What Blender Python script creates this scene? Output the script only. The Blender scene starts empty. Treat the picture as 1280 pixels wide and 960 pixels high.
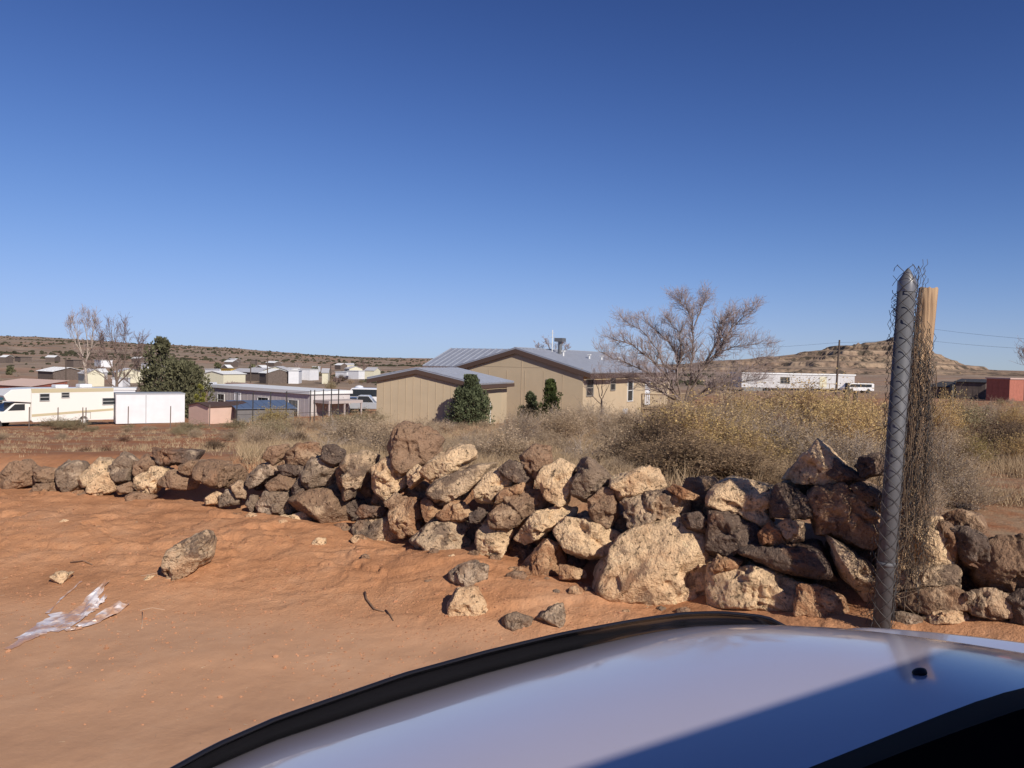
import bpy, bmesh, math, random
import numpy as np
R_ = math.radians
C = bpy.context.scene.collection
sc = bpy.context.scene

# ------------------------------------------------------------ camera, sky, sun
EYE = 1.72
FPX = 967.0
PITCH, ROLL = R_(1.66), R_(1.2)
_f = np.array([0, math.cos(PITCH), -math.sin(PITCH)])
_u0 = np.array([0, math.sin(PITCH), math.cos(PITCH)])
_r0 = np.array([1.0, 0, 0])
CR = _r0*math.cos(ROLL) + _u0*math.sin(ROLL)
CU = _u0*math.cos(ROLL) - _r0*math.sin(ROLL)
cam_d = bpy.data.cameras.new('camera'); cam = bpy.data.objects.new('camera', cam_d); C.objects.link(cam)
from mathutils import Matrix, Vector
M = Matrix((( CR[0], CU[0], -_f[0], 0), (CR[1], CU[1], -_f[1], 0), (CR[2], CU[2], -_f[2], EYE), (0,0,0,1)))
cam.matrix_world = M
cam_d.sensor_width = 36; cam_d.lens = FPX/1280*36
cam_d.clip_start = 0.02; cam_d.clip_end = 30000
sc.camera = cam

SUN_AZ = math.atan2(0.55, -0.835)      # clockwise from +Y
SUN_EL = R_(33)
w = bpy.data.worlds.new('World'); sc.world = w; w.use_nodes = True
nt = w.node_tree; bg = nt.nodes['Background']
sky = nt.nodes.new('ShaderNodeTexSky'); sky.sky_type = 'NISHITA'; sky.sun_disc = False
sky.sun_elevation = SUN_EL; sky.sun_rotation = SUN_AZ
sky.altitude = 0; sky.air_density = 0.8; sky.dust_density = 0.0; sky.ozone_density = 10
def vm(op, a_, b_=None):
    x = nt.nodes.new('ShaderNodeVectorMath'); x.operation = op
    nt.links.new(a_, x.inputs[0])
    if isinstance(b_, tuple): x.inputs[1].default_value = b_
    elif b_ is not None: nt.links.new(b_, x.inputs[1])
    return x.outputs[0]
# tone of the sky: deeper overhead, less white at the horizon
gm = nt.nodes.new('ShaderNodeGamma'); gm.inputs[1].default_value = 1.8; nt.links.new(vm('MULTIPLY', sky.outputs[0], (.095, .095, .095)), gm.inputs[0])
den = vm('ADD', vm('MULTIPLY', gm.outputs[0], (18.7, 5.9, 2.2)), (1, 1, 1))
num = vm('MULTIPLY', gm.outputs[0], (9.3/.095, 4.3/.095, 2.82/.095))
nt.links.new(vm('DIVIDE', num, den), bg.inputs[0]); bg.inputs[1].default_value = 0.095
sd = bpy.data.lights.new('sun', 'SUN'); sd.energy = 5.0; sd.angle = R_(0.55); sd.color = (1.0, 0.93, 0.83)
so = bpy.data.objects.new('sun', sd); C.objects.link(so)
tosun = Vector((math.sin(SUN_AZ)*math.cos(SUN_EL), math.cos(SUN_AZ)*math.cos(SUN_EL), math.sin(SUN_EL)))
so.rotation_euler = tosun.to_track_quat('Z', 'Y').to_euler()
sc.view_settings.view_transform = 'Standard'; sc.view_settings.look = 'None'
sc.view_settings.exposure = 0.0; sc.view_settings.gamma = 1
sc.cycles.max_bounces = 5; sc.cycles.transparent_max_bounces = 8

# ------------------------------------------------------------ small helpers
def P(px, py, depth):
    v = _f + CR*(px-640)/FPX + CU*(480-py)/FPX
    v = v*(depth/v[1]); return np.array([v[0], v[1], v[2]+EYE])
def hor(px): return 452 + (px-640)*math.tan(ROLL)
def tag(o, label=None, cat=None, group=None, kind=None):
    if label: o['label'] = label
    if cat: o['category'] = cat
    if group: o['group'] = group
    if kind: o['kind'] = kind
    return o
def empty(name, loc, rz=0, label=None, cat=None, group=None):
    o = bpy.data.objects.new(name, None); C.objects.link(o)
    o.empty_display_size = 0.2
    o.location = loc; o.rotation_euler = (0, 0, rz); return tag(o, label, cat, group)
def mesh_np(name, V, F, smooth=True):
    me = bpy.data.meshes.new(name); V = np.asarray(V, dtype=np.float32); F = np.asarray(F, dtype=np.int32)
    me.vertices.add(len(V)); me.vertices.foreach_set('co', V.ravel())
    k = F.shape[1]
    me.loops.add(F.size); me.loops.foreach_set('vertex_index', F.ravel())
    me.polygons.add(len(F)); me.polygons.foreach_set('loop_start', np.arange(0, F.size, k, dtype=np.int32))
    me.polygons.foreach_set('use_smooth', np.full(len(F), smooth, dtype=bool))
    me.update(calc_edges=True); me.validate(); return me
def link(name, me, mats=None, parent=None, loc=None):
    o = bpy.data.objects.new(name, me); C.objects.link(o)
    if mats is not None:
        for m in (mats if isinstance(mats, (list, tuple)) else [mats]): me.materials.append(m)
    if parent: o.parent = parent
    if loc is not None: o.location = loc
    return o

class MB:
    def __init__(s): s.v = []; s.f = []; s.m = []; s.cur = 0
    def face(s, idx): s.f.append(idx); s.m.append(s.cur)
    def quad(s, *pts):
        b = len(s.v); s.v += [tuple(map(float, p)) for p in pts]; s.face(tuple(range(b, b+len(pts))))
    def hexa(s, p):           # 8 points: bottom 4 ccw, top 4 ccw
        b = len(s.v); s.v += [tuple(map(float, q)) for q in p]
        for q in ((3,2,1,0),(4,5,6,7),(0,1,5,4),(1,2,6,5),(2,3,7,6),(3,0,4,7)): s.face(tuple(b+i for i in q))
    def box(s, x0, x1, y0, y1, z0, z1):
        s.hexa([(x0,y0,z0),(x1,y0,z0),(x1,y1,z0),(x0,y1,z0),(x0,y0,z1),(x1,y0,z1),(x1,y1,z1),(x0,y1,z1)])
    def prism(s, prof, y0, y1, axis='y'):   # profile in (x,z) ccw seen from -y, extruded along y (or profile (y,z) along x)
        b = len(s.v); n = len(prof)
        for t in (y0, y1):
            for a, z in prof: s.v.append((a, t, z) if axis == 'y' else (t, a, z))
        s.face(tuple(b+i for i in range(n))); s.face(tuple(b+n+i for i in reversed(range(n))))
        for i in range(n):
            j = (i+1) % n; s.face((b+i, b+n+i, b+n+j, b+j))
    def tube(s, pts, r, n=4, caps=False):
        pts = [np.asarray(p, float) for p in pts]; b = len(s.v); k = len(pts)
        if not hasattr(r, '__len__'): r = [r]*k
        for i, p in enumerate(pts):
            d = pts[min(i+1, k-1)] - pts[max(i-1, 0)]; d = d/(np.linalg.norm(d)+1e-9)
            a = np.array([0, 0, 1.]) if abs(d[2]) < .9 else np.array([1., 0, 0])
            e1 = np.cross(d, a); e1 /= np.linalg.norm(e1)+1e-9; e2 = np.cross(d, e1)
            for j in range(n):
                t = 2*math.pi*j/n; q = p + r[i]*(math.cos(t)*e1 + math.sin(t)*e2); s.v.append((q[0], q[1], q[2]))
        for i in range(k-1):
            for j in range(n):
                s.face((b+i*n+j, b+i*n+(j+1) % n, b+(i+1)*n+(j+1) % n, b+(i+1)*n+j))
        if caps:
            s.face(tuple(b+j for j in range(n))); s.face(tuple(b+(k-1)*n+j for j in reversed(range(n))))
    def disc(s, c, r, h, axis, n=20):  # short cylinder
        c = np.array(c, float); a = np.array(axis, float)
        s.tube([c-a*h/2, c+a*h/2], r, n, True)
    def build(s, name, mats, parent=None, smooth=False, loc=None, bevel=0):
        me = bpy.data.meshes.new(name); me.from_pydata(s.v, [], s.f)
        if any(s.m): me.polygons.foreach_set('material_index', np.array(s.m, dtype=np.int32))
        if smooth: me.polygons.foreach_set('use_smooth', np.ones(len(s.f), dtype=bool))
        bm = bmesh.new(); bm.from_mesh(me); bmesh.ops.recalc_face_normals(bm, faces=bm.faces)
        if bevel: bmesh.ops.bevel(bm, geom=list(bm.edges), offset=bevel, segments=2, affect='EDGES', profile=.6, clamp_overlap=True)
        bm.to_mesh(me); bm.free(); me.update()
        return link(name, me, mats, parent, loc)

# ---- noise (numpy)
def _h(ix, iy, iz, seed):
    with np.errstate(over='ignore'):
        h = (ix.astype(np.int64)*374761393 + iy.astype(np.int64)*668265263 + iz.astype(np.int64)*1442695041 + seed*974634777) & 0xffffffff
        h = ((h ^ (h >> 13))*1274126177) & 0xffffffff
        h = ((h ^ (h >> 16))*2246822519) & 0xffffffff
        h = h ^ (h >> 15)
    return (h & 0xffffff)/float(0xffffff)*2-1
def vn(x, y, z=None, seed=0):
    x = np.asarray(x, float); y = np.asarray(y, float); z = np.zeros_like(x) if z is None else np.asarray(z, float)
    ix = np.floor(x); iy = np.floor(y); iz = np.floor(z); fx = x-ix; fy = y-iy; fz = z-iz
    sx = fx*fx*fx*(fx*(fx*6-15)+10); sy = fy*fy*fy*(fy*(fy*6-15)+10); sz = fz*fz*fz*(fz*(fz*6-15)+10)
    def L(a, b, t): return a+(b-a)*t
    r = []
    for dz in (0, 1):
        q = []
        for dy in (0, 1):
            q.append(L(_h(ix, iy+dy, iz+dz, seed), _h(ix+1, iy+dy, iz+dz, seed), sx))
        r.append(L(q[0], q[1], sy))
    return L(r[0], r[1], sz)
def fbm(x, y, z=None, o=4, seed=0, g=.5):
    a = 1; t = 0; s = 0; k = 1
    for i in range(o):
        t = t + a*vn(x*k, y*k, None if z is None else z*k, seed+i*7); s += a; a *= g; k *= 2.03
    return t/s
def ss(t): t = np.clip(t, 0, 1); return t*t*(3-2*t)

# ---- materials
MATS = {}
def mat(name, col=(.5,.5,.5), rough=.8, metal=0, spec=.4, var=.0, scale=3, bump=0, bscale=40, coat=0, emit=None):
    if name in MATS: return MATS[name]
    m = bpy.data.materials.new(name); m.use_nodes = True; n = m.node_tree; b = n.nodes['Principled BSDF']
    b.inputs['Base Color'].default_value = (*col, 1); b.inputs['Roughness'].default_value = rough
    b.inputs['Metallic'].default_value = metal; b.inputs['Specular IOR Level'].default_value = spec
    b.inputs['Coat Weight'].default_value = coat; b.inputs['Coat Roughness'].default_value = .03
    tc = n.nodes.new('ShaderNodeTexCoord')
    if var:
        t = n.nodes.new('ShaderNodeTexNoise'); t.inputs['Scale'].default_value = scale; t.inputs['Detail'].default_value = 6
        n.links.new(tc.outputs['Object'], t.inputs['Vector'])
        rp = n.nodes.new('ShaderNodeMapRange'); rp.inputs[1].default_value = .25; rp.inputs[2].default_value = .75
        rp.inputs[3].default_value = 1-var; rp.inputs[4].default_value = 1+var; n.links.new(t.outputs[0], rp.inputs[0])
        mx = n.nodes.new('ShaderNodeVectorMath'); mx.operation = 'SCALE'; mx.inputs[0].default_value = col
        n.links.new(rp.outputs[0], mx.inputs['Scale']); n.links.new(mx.outputs[0], b.inputs['Base Color'])
    if bump:
        t = n.nodes.new('ShaderNodeTexNoise'); t.inputs['Scale'].default_value = bscale; t.inputs['Detail'].default_value = 5
        n.links.new(tc.outputs['Object'], t.inputs['Vector'])
        bp = n.nodes.new('ShaderNodeBump'); bp.inputs['Strength'].default_value = bump; bp.inputs['Distance'].default_value = .02
        n.links.new(t.outputs[0], bp.inputs['Height']); n.links.new(bp.outputs[0], b.inputs['Normal'])
    MATS[name] = m; return m
def nd(n, t, **k):
    x = n.nodes.new(t)
    for a, v in k.items():
        if a.startswith('i_'): x.inputs[a[2:].replace('_', ' ')].default_value = v
        else: setattr(x, a, v)
    return x
def ramp(n, src, stops, interp='LINEAR'):
    r = n.nodes.new('ShaderNodeValToRGB'); r.color_ramp.interpolation = interp
    e = r.color_ramp.elements
    while len(e) > 1: e.remove(e[-1])
    e[0].position = stops[0][0]; e[0].color = (*stops[0][1], 1)
    for p_, c_ in stops[1:]:
        q = e.new(p_); q.color = (*c_, 1)
    n.links.new(src, r.inputs[0]); return r
def mixc(n, fac, a, b, mode='MIX'):
    x = n.nodes.new('ShaderNodeMix'); x.data_type = 'RGBA'; x.blend_type = mode
    for s, v in ((0, fac), (6, a), (7, b)):
        if isinstance(v, bpy.types.NodeSocket): n.links.new(v, x.inputs[s])
        elif isinstance(v, (int, float)): x.inputs[s].default_value = v
        else: x.inputs[s].default_value = (*v, 1)
    return x.outputs[2]

# ------------------------------------------------------------ terrain height
# image rows of the ground surface for columns of azimuth and rows of depth
_pxs = [-250, 0, 200, 400, 640, 800, 1000, 1280, 1600]
_dep = [7, 12, 22, 40, 62, 90, 150, 300, 700, 1500, 2300, 9000]
_tab = {
 -250: [572, 556, 543, 534, 530, 508, 478, 452, 430, 408, 425, 434],
 0:    [578, 560, 546, 538, 534, 510, 483, 457, 434, 419, 432, 438],
 200:  [575, 559, 546, 538, 532, 509, 484, 463, 444, 431, 439, 443],
 400:  [580, 560, 544, 530, 524, 508, 484, 467, 453, 442.5, 447, 447],
 640:  [600, 565, 545, 529, 518, 502, 486, 470, 459, 451, 452, 452],
 800:  [606, 570, 548, 531, 520, 502, 486, 472, 462, 457, 456, 456],
 1000: [612, 574, 549, 528, 513, 500, 483, 474, 466, 462, 461, 460],
 1280: [640, 582, 549, 524, 508, 499, 484, 475, 470, 467, 466.5, 466],
 1600: [650, 590, 552, 528, 512, 502, 490, 482, 478, 474, 473, 473]}
_azn = [math.atan((p-640)/FPX) for p in _pxs]
_S = np.array([[(hor(p)-y)/FPX for y in _tab[p]] for p in _pxs])
_az = np.linspace(_azn[0], _azn[-1], 240); _ld = np.linspace(math.log(7), math.log(9000), 260)
_tmp = np.array([np.interp(_ld, np.log(_dep), _S[i]) for i in range(len(_pxs))])
_T = np.array([np.interp(_az, _azn, _tmp[:, j]) for j in range(len(_ld))]).T
def _gs(a, s, ax):
    k = np.exp(-.5*(np.arange(-3*s, 3*s+1)/s)**2); k /= k.sum()
    pad = [(0, 0), (0, 0)]; pad[ax] = (3*s, 3*s); b = np.pad(a, pad, mode='edge')
    return np.apply_along_axis(lambda v: np.convolve(v, k, 'valid'), ax, b)
_T = _gs(_gs(_T, 9, 0), 6, 1)
# wall line (front foot of the rock wall): image column -> depth
WPX = [0, 200, 400, 500, 600, 700, 820, 950, 1103, 1280]
WD = [8.0, 7.6, 6.8, 6.3, 5.8, 5.4, 4.95, 4.6, 4.25, 3.95]
WY = [612, 625, 655, 680, 692, 725, 764, 774, 778, 783]
WX = [(p-640)/FPX*d for p, d in zip(WPX, WD)]
WZ = [(hor(p)-y)/FPX*d for p, d, y in zip(WPX, WD, WY)]
_wx = np.array([-400, -60] + WX + [30, 400]); _wy = np.array([8+.2*395, 8+.2*55] + WD + [-12, -230.])
def wall_y(x): return np.interp(x, _wx, _wy)
def wall_depth(px): return float(np.interp(px, WPX, WD))
def road_z(x): return -1.72 + np.where(x < 0, .012*x, 0)*0
def zones(x, y):
    wx = (wall_y(x+.4)+wall_y(x)+wall_y(x-.4))/3
    t = (y-wx)*.84
    B = np.interp(x, [-30, -5, -2.5, 0, 1, 3], [4.0, 3.2, 2.2, 1.05, .8, .8])
    return t, B
def ground_rel(x, y, fine=True):
    x = np.asarray(x, float); y = np.asarray(y, float)
    t, B = zones(x, y)
    r = np.hypot(x, y); az = np.arctan2(x, y); azc = np.clip(az, _az[0], _az[-1])
    d = np.clip(r*np.cos(azc), 7, 8999)
    fi = (azc-_az[0])/(_az[-1]-_az[0])*(len(_az)-1.001); fj = (np.log(d)-_ld[0])/(_ld[-1]-_ld[0])*(len(_ld)-1.001)
    i = fi.astype(int); j = fj.astype(int); a = fi-i; b = fj-j
    s = _T[i, j]*(1-a)*(1-b)+_T[i+1, j]*a*(1-b)+_T[i, j+1]*(1-a)*b+_T[i+1, j+1]*a*b
    behind = ss((y+3)/8)          # fades the slopes out behind the camera
    zf = s*d*behind + (1-behind)*(-1.15)
    zf = zf + fbm(x/2.2, y/2.2, seed=3)*.05*ss((d-6)/3) + fbm(x/(d*.12+.01), y/(d*.12+.01), seed=5, o=5)*0
    big = fbm(x/60, y/60, seed=11, o=5)*1.1*ss((d-60)/200) + fbm(x/320, y/320, seed=12, o=5)*9*ss((d-350)/900)*ss((9000-d)/6000)
    zf = zf+big
    zb = np.interp(x, [-30] + WX + [30], [WZ[0]] + WZ + [WZ[-1]])
    zr = road_z(x)
    k = ss((t+B)/B)
    z = zr + (zb-zr)*k
    z = z + (zf-z)*ss((t-.12)/.85)
    if fine:
        bk = k*(1-ss((t-.1)/1.5))
        n1 = fbm(x/.9, y/.9, seed=21, o=4); n2 = fbm(x*5, y*5, seed=22, o=5, g=.6); n3 = vn(x*14, y*14, seed=9)
        near = 1-ss((r-16)/10)
        z = z + near*(bk*(n1*.045 + n2*.018) + (1-bk)*(n1*.012+n2*.004))
        # small eroded ledges on the bank
        e = fbm(x*1.3+.3*n2, y*3.1, seed=33, o=4)
        z = z + near*bk*ss((.9-np.abs(t+.8))/.5)*(.045*ss(e*9)+.02*ss((fbm(x*3.1+.2*n1, y*6.3, seed=35, o=3)-.1)*12))
        # shallow tracks of the graded road
        tr = (1-k)*ss((3-np.abs(y-3.3))/2)
        z = z + near*tr*.012*np.sin((y-.12*x)*4.2+n1*2)
    return z
def gz(x, y, fine=True): return float(ground_rel(np.array([x]), np.array([y]), fine)[0])+EYE
def hit(px, py, d0=2.5, d1=3000):
    d = d0*np.exp(np.linspace(0, math.log(d1/d0), 1500))
    v = _f + CR*(px-640)/FPX + CU*(480-py)/FPX; v = v/v[1]
    g = ground_rel(v[0]*d, d); z = v[2]*d
    k = np.argmax(z < g)
    return np.array([v[0]*d[k], d[k], g[k]+EYE])
def at(px, depth):       # ground point in image column px at a depth
    x = (px-640)/FPX*depth; return np.array([x, depth, gz(x, depth)])
# ------------------------------------------------------------ ground materials
def ground_mat(name, road=False):
    m = bpy.data.materials.new(name); m.use_nodes = True; n = m.node_tree; b = n.nodes['Principled BSDF']
    b.inputs['Roughness'].default_value = .95; b.inputs['Specular IOR Level'].default_value = .12
    g = n.nodes.new('ShaderNodeNewGeometry'); pos = g.outputs['Position']
    def noise(s, d=6, r=.6, off=0):
        t = nd(n, 'ShaderNodeTexNoise'); t.inputs['Scale'].default_value = s; t.inputs['Detail'].default_value = d; t.inputs['Roughness'].default_value = r
        if off:
            mp = nd(n, 'ShaderNodeMapping'); mp.inputs[1].default_value = (off, off*2, 0); n.links.new(pos, mp.inputs[0]); n.links.new(mp.outputs[0], t.inputs[0])
        else: n.links.new(pos, t.inputs[0])
        return t.outputs[0]
    def attr(a):
        x = nd(n, 'ShaderNodeAttribute'); x.attribute_name = a; return x.outputs['Fac']
    roadc = ramp(n, noise(1.3, 10, .72), [(.3, (.44, .245, .142)), (.5, (.49, .28, .165)), (.62, (.515, .305, .185)), (.75, (.545, .33, .205))]).outputs[0]
    bankc = ramp(n, noise(1.7, 9, .65, 3), [(.30, (.36, .165, .078)), (.45, (.49, .235, .115)), (.55, (.53, .265, .135)), (.70, (.60, .33, .185))]).outputs[0]
    c = mixc(n, attr('bank'), roadc, bankc)
    litter = ramp(n, noise(2.3, 10, .7, 5), [(.36, (.30, .125, .058)), (.48, (.33, .18, .10)), (.60, (.34, .235, .145)), (.75, (.42, .31, .20))]).outputs[0]
    redf = ramp(n, noise(.22, 5, .6, 9), [(.44, (0, 0, 0)), (.56, (1, 1, 1))]).outputs[0]
    fieldc = mixc(n, redf, litter, (.36, .155, .073))
    fieldc = mixc(n, attr('lush'), fieldc, litter)
    c = mixc(n, attr('field'), c, fieldc)
    farc = ramp(n, noise(.035, 10, .72, 2), [(.34, (.18, .13, .092)), (.48, (.27, .20, .145)), (.58, (.34, .255, .185)), (.70, (.44, .32, .23))]).outputs[0]
    farred = ramp(n, noise(.012, 6, .6, 7), [(.50, (0, 0, 0)), (.60, (1, 1, 1))]).outputs[0]
    farc = mixc(n, mixc(n, .55, (0, 0, 0), farred), farc, (.36, .20, .125))
    c = mixc(n, attr('far'), c, farc)
    # darker specks: small debris and pebbles
    sp = ramp(n, noise(38, 3, .5, 1), [(.28, (1, 1, 1)), (.34, (0, 0, 0))]).outputs[0]
    sp2 = n.nodes.new('ShaderNodeMath'); sp2.operation = 'MULTIPLY'; n.links.new(sp, sp2.inputs[0]); n.links.new(attr('bank'), sp2.inputs[1])
    sp3 = n.nodes.new('ShaderNodeMath'); sp3.operation = 'MULTIPLY'; n.links.new(sp2.outputs[0], sp3.inputs[0]); sp3.inputs[1].default_value = .55
    c = mixc(n, sp3.outputs[0], c, (.20, .085, .04))
    n.links.new(c, b.inputs['Base Color'])
    add = n.nodes.new('ShaderNodeMath'); add.operation = 'MULTIPLY_ADD'
    n.links.new(noise(60, 6, .7), add.inputs[0]); add.inputs[1].default_value = .45; n.links.new(noise(9, 9, .62, 4), add.inputs[2])
    st = n.nodes.new('ShaderNodeMath'); st.operation = 'MULTIPLY_ADD'; n.links.new(attr('bank'), st.inputs[0]); st.inputs[1].default_value = .45; st.inputs[2].default_value = .16
    bp = nd(n, 'ShaderNodeBump'); bp.inputs['Distance'].default_value = .06; n.links.new(st.outputs[0], bp.inputs['Strength'])
    n.links.new(add.outputs[0], bp.inputs['Height']); n.links.new(bp.outputs[0], b.inputs['Normal'])
    return m
GM = ground_mat('red_earth')
# one polar sheet, fine in front of the camera, reaching the horizon
azs = np.concatenate([np.arange(-180, -44, 2.0), np.arange(-44, 44, .13), np.arange(44, 180, 2.0)])*math.pi/180
rr = np.concatenate([np.linspace(.25, 2.4, 8), 2.5*np.exp(np.arange(0, math.log(14/2.5), .0045)), 14*np.exp(np.arange(0, math.log(8900/14), .021))])
A_, RR = np.meshgrid(azs, rr)
gx = (RR*np.sin(A_)).ravel(); gy = (RR*np.cos(A_)).ravel(); gzv = ground_rel(gx, gy)+EYE
V = np.stack([gx, gy, gzv], 1); na, nr = len(azs), len(rr)
I = np.arange(nr-1)[:, None]*na; J = np.arange(na)[None, :]; J2 = (J+1) % na
F = np.stack([I+J, I+J2, I+na+J2, I+na+J], -1).reshape(-1, 4)[:, ::-1]
# centre fan cap
t_, B_ = zones(gx, gy)
a_bank = ss((t_+B_)/(.45*B_)); a_field = ss((t_-.2)/1.0); dd = np.hypot(gx, gy)
a_far = ss((dd-55)/120)
a_lush = ss((gx-(-1.5)+fbm(gx/3, gy/3, seed=40)*2)/1.6)*ss((45-dd)/20)
roadface = (t_+B_ < 0)[F].all(1)
def sub_mesh(name, fmask, extra=None):
    f = F[fmask]; used, inv = np.unique(f, return_inverse=True); v = V[used]; f = inv.reshape(-1, 4)
    me = mesh_np(name, v, f, True)
    for nm, arr in (('bank', a_bank), ('field', a_field), ('far', a_far), ('lush', a_lush)):
        at_ = me.attributes.new(nm, 'FLOAT', 'POINT'); at_.data.foreach_set('value', arr[used].astype(np.float32))
    return link(name, me, GM)
tag(sub_mesh('ground', ~roadface), kind='structure')
tag(sub_mesh('dirt_road', roadface), kind='structure')

# ------------------------------------------------------------ mesa hill on the right
HP = [(780, 458), (850, 455), (900, 451), (930, 449), (974, 445), (1005, 441), (1036, 437), (1067, 431), (1090, 428), (1106, 425), (1113, 421.5), (1122, 421.5), (1135, 428), (1150, 434), (1163, 440), (1180, 446.5), (1205, 456), (1236, 462), (1280, 465), (1340, 470)]
hpx = np.linspace(780, 1340, 420); hd = 560*np.exp(np.linspace(0, math.log(1150/560), 240))
prof = np.interp(hpx, [a for a, b in HP], [b for a, b in HP]); RD = 860
PX, DD = np.meshgrid(hpx, hd); X = (PX-640)/FPX*DD
zr = (452+(PX-640)*math.tan(ROLL)-prof[None, :])/FPX*RD
base = ground_rel(X.ravel(), DD.ravel()).reshape(X.shape)
q = np.where(DD < RD, (DD-590)/(RD-590), (1130-DD)/(1130-RD)); n1 = fbm(X/70, DD/70, seed=51, o=6, g=.55); n2 = fbm(X/22, DD/22, seed=52, o=5, g=.6)
gul = 1-np.abs(fbm(X/55, DD/160, seed=57, o=4))*2.2
qq = np.clip(q + n1*.22*ss(1-abs(q-.5)*2) , 0, 1)
fall = qq**1.25*(1-.0*qq); H = zr-base
z = base + H*(ss(fall)*.45+fall*.55) + (n1*7+n2*3.2+gul*2.4-1)*ss(np.clip(q, 0, 1)*3)*ss((1.0-q)*6)*np.clip(H/26, .15, 1)
st = 6.0; fr = (z/st)-np.floor(z/st); zt = (np.floor(z/st)+ss((fr-.35)/.3))*st; z = np.where(q < .97, z*.45+zt*.55, z)
z = np.where((q <= 0), base-6, z)
me = mesh_np('hill', np.stack([X.ravel(), DD.ravel(), z.ravel()+EYE], 1), (lambda I, J, w_: np.stack([I*w_+J, I*w_+J+1, (I+1)*w_+J+1, (I+1)*w_+J], -1).reshape(-1, 4))(*np.meshgrid(np.arange(len(hd)-1), np.arange(len(hpx)-1), indexing='ij'), len(hpx)), True)
m = bpy.data.materials.new('mesa_rock'); m.use_nodes = True; n = m.node_tree; b = n.nodes['Principled BSDF']; b.inputs['Roughness'].default_value = 1; b.inputs['Specular IOR Level'].default_value = .1
g = n.nodes.new('ShaderNodeNewGeometry')
sx = nd(n, 'ShaderNodeMapping'); sx.inputs[3].default_value = (.006, .006, .17); n.links.new(g.outputs['Position'], sx.inputs[0])
t1 = nd(n, 'ShaderNodeTexNoise'); t1.inputs['Scale'].default_value = 1; t1.inputs['Detail'].default_value = 6; n.links.new(sx.outputs[0], t1.inputs[0])
c1 = ramp(n, t1.outputs[0], [(.35, (.20, .135, .095)), (.47, (.36, .26, .175)), (.55, (.25, .17, .12)), (.68, (.43, .32, .22))]).outputs[0]
t2 = nd(n, 'ShaderNodeTexNoise'); t2.inputs['Scale'].default_value = .09; t2.inputs['Detail'].default_value = 8; t2.inputs['Roughness'].default_value = .75; n.links.new(g.outputs['Position'], t2.inputs[0])
f2 = ramp(n, t2.outputs[0], [(.50, (0, 0, 0)), (.56, (1, 1, 1))]).outputs[0]
c2 = mixc(n, f2, c1, (.095, .075, .055))
n.links.new(c2, b.inputs['Base Color'])
tag(link('hill', me, m), kind='structure')

# distant juniper scrub on ridge and hill
ico0 = None
def ico(sub):
    bm = bmesh.new(); bmesh.ops.create_icosphere(bm, subdivisions=sub, radius=1)
    v = np.array([q.co[:] for q in bm.verts]); f = np.array([[q.index for q in p.verts] for p in bm.faces]); bm.free(); return v, f
iv, if_ = ico(1)
rng = np.random.default_rng(5)
def blobs(name, pts, size, mats, label):
    N = len(pts); V_ = []; F_ = []
    jit = 1+rng.normal(0, .22, (N, len(iv)))
    S = size[:, None]*np.stack([rng.uniform(.8, 1.5, N), rng.uniform(.8, 1.2, N), rng.uniform(.55, .85, N)], 1)
    vv = iv[None]*jit[..., None]*S[:, None, :]+pts[:, None, :]
    ff = if_[None]+(np.arange(N)*len(iv))[:, None, None]
    me = mesh_np(name, vv.reshape(-1, 3), ff.reshape(-1, 3), False)
    o = link(name, me, mats); return tag(o, label, 'scrub', kind='stuff')
N = 12000
pxr = rng.uniform(-60, 1000, N); dr = 170*np.exp(rng.uniform(0, 1, N)**.8*math.log(1700/170)); x = (pxr-640)/FPX*dr
keep = (fbm(x/90, dr/90, seed=61, o=4)+rng.uniform(-.25, .25, N)+.25*ss((dr-500)/600) > .12)
x = x[keep]; dr = dr[keep]; zz = ground_rel(x, dr)+EYE
sz = rng.uniform(.5, 1.25, len(x))*(.6+.8*ss((dr-150)/500)); 
blobs('distant_scrub', np.stack([x, dr, zz+sz*.3], 1), sz, mat('scrub_green', (.055, .052, .032), 1, spec=.1), 'dark scrub dotted over the far plain and the ridge on the horizon')
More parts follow.
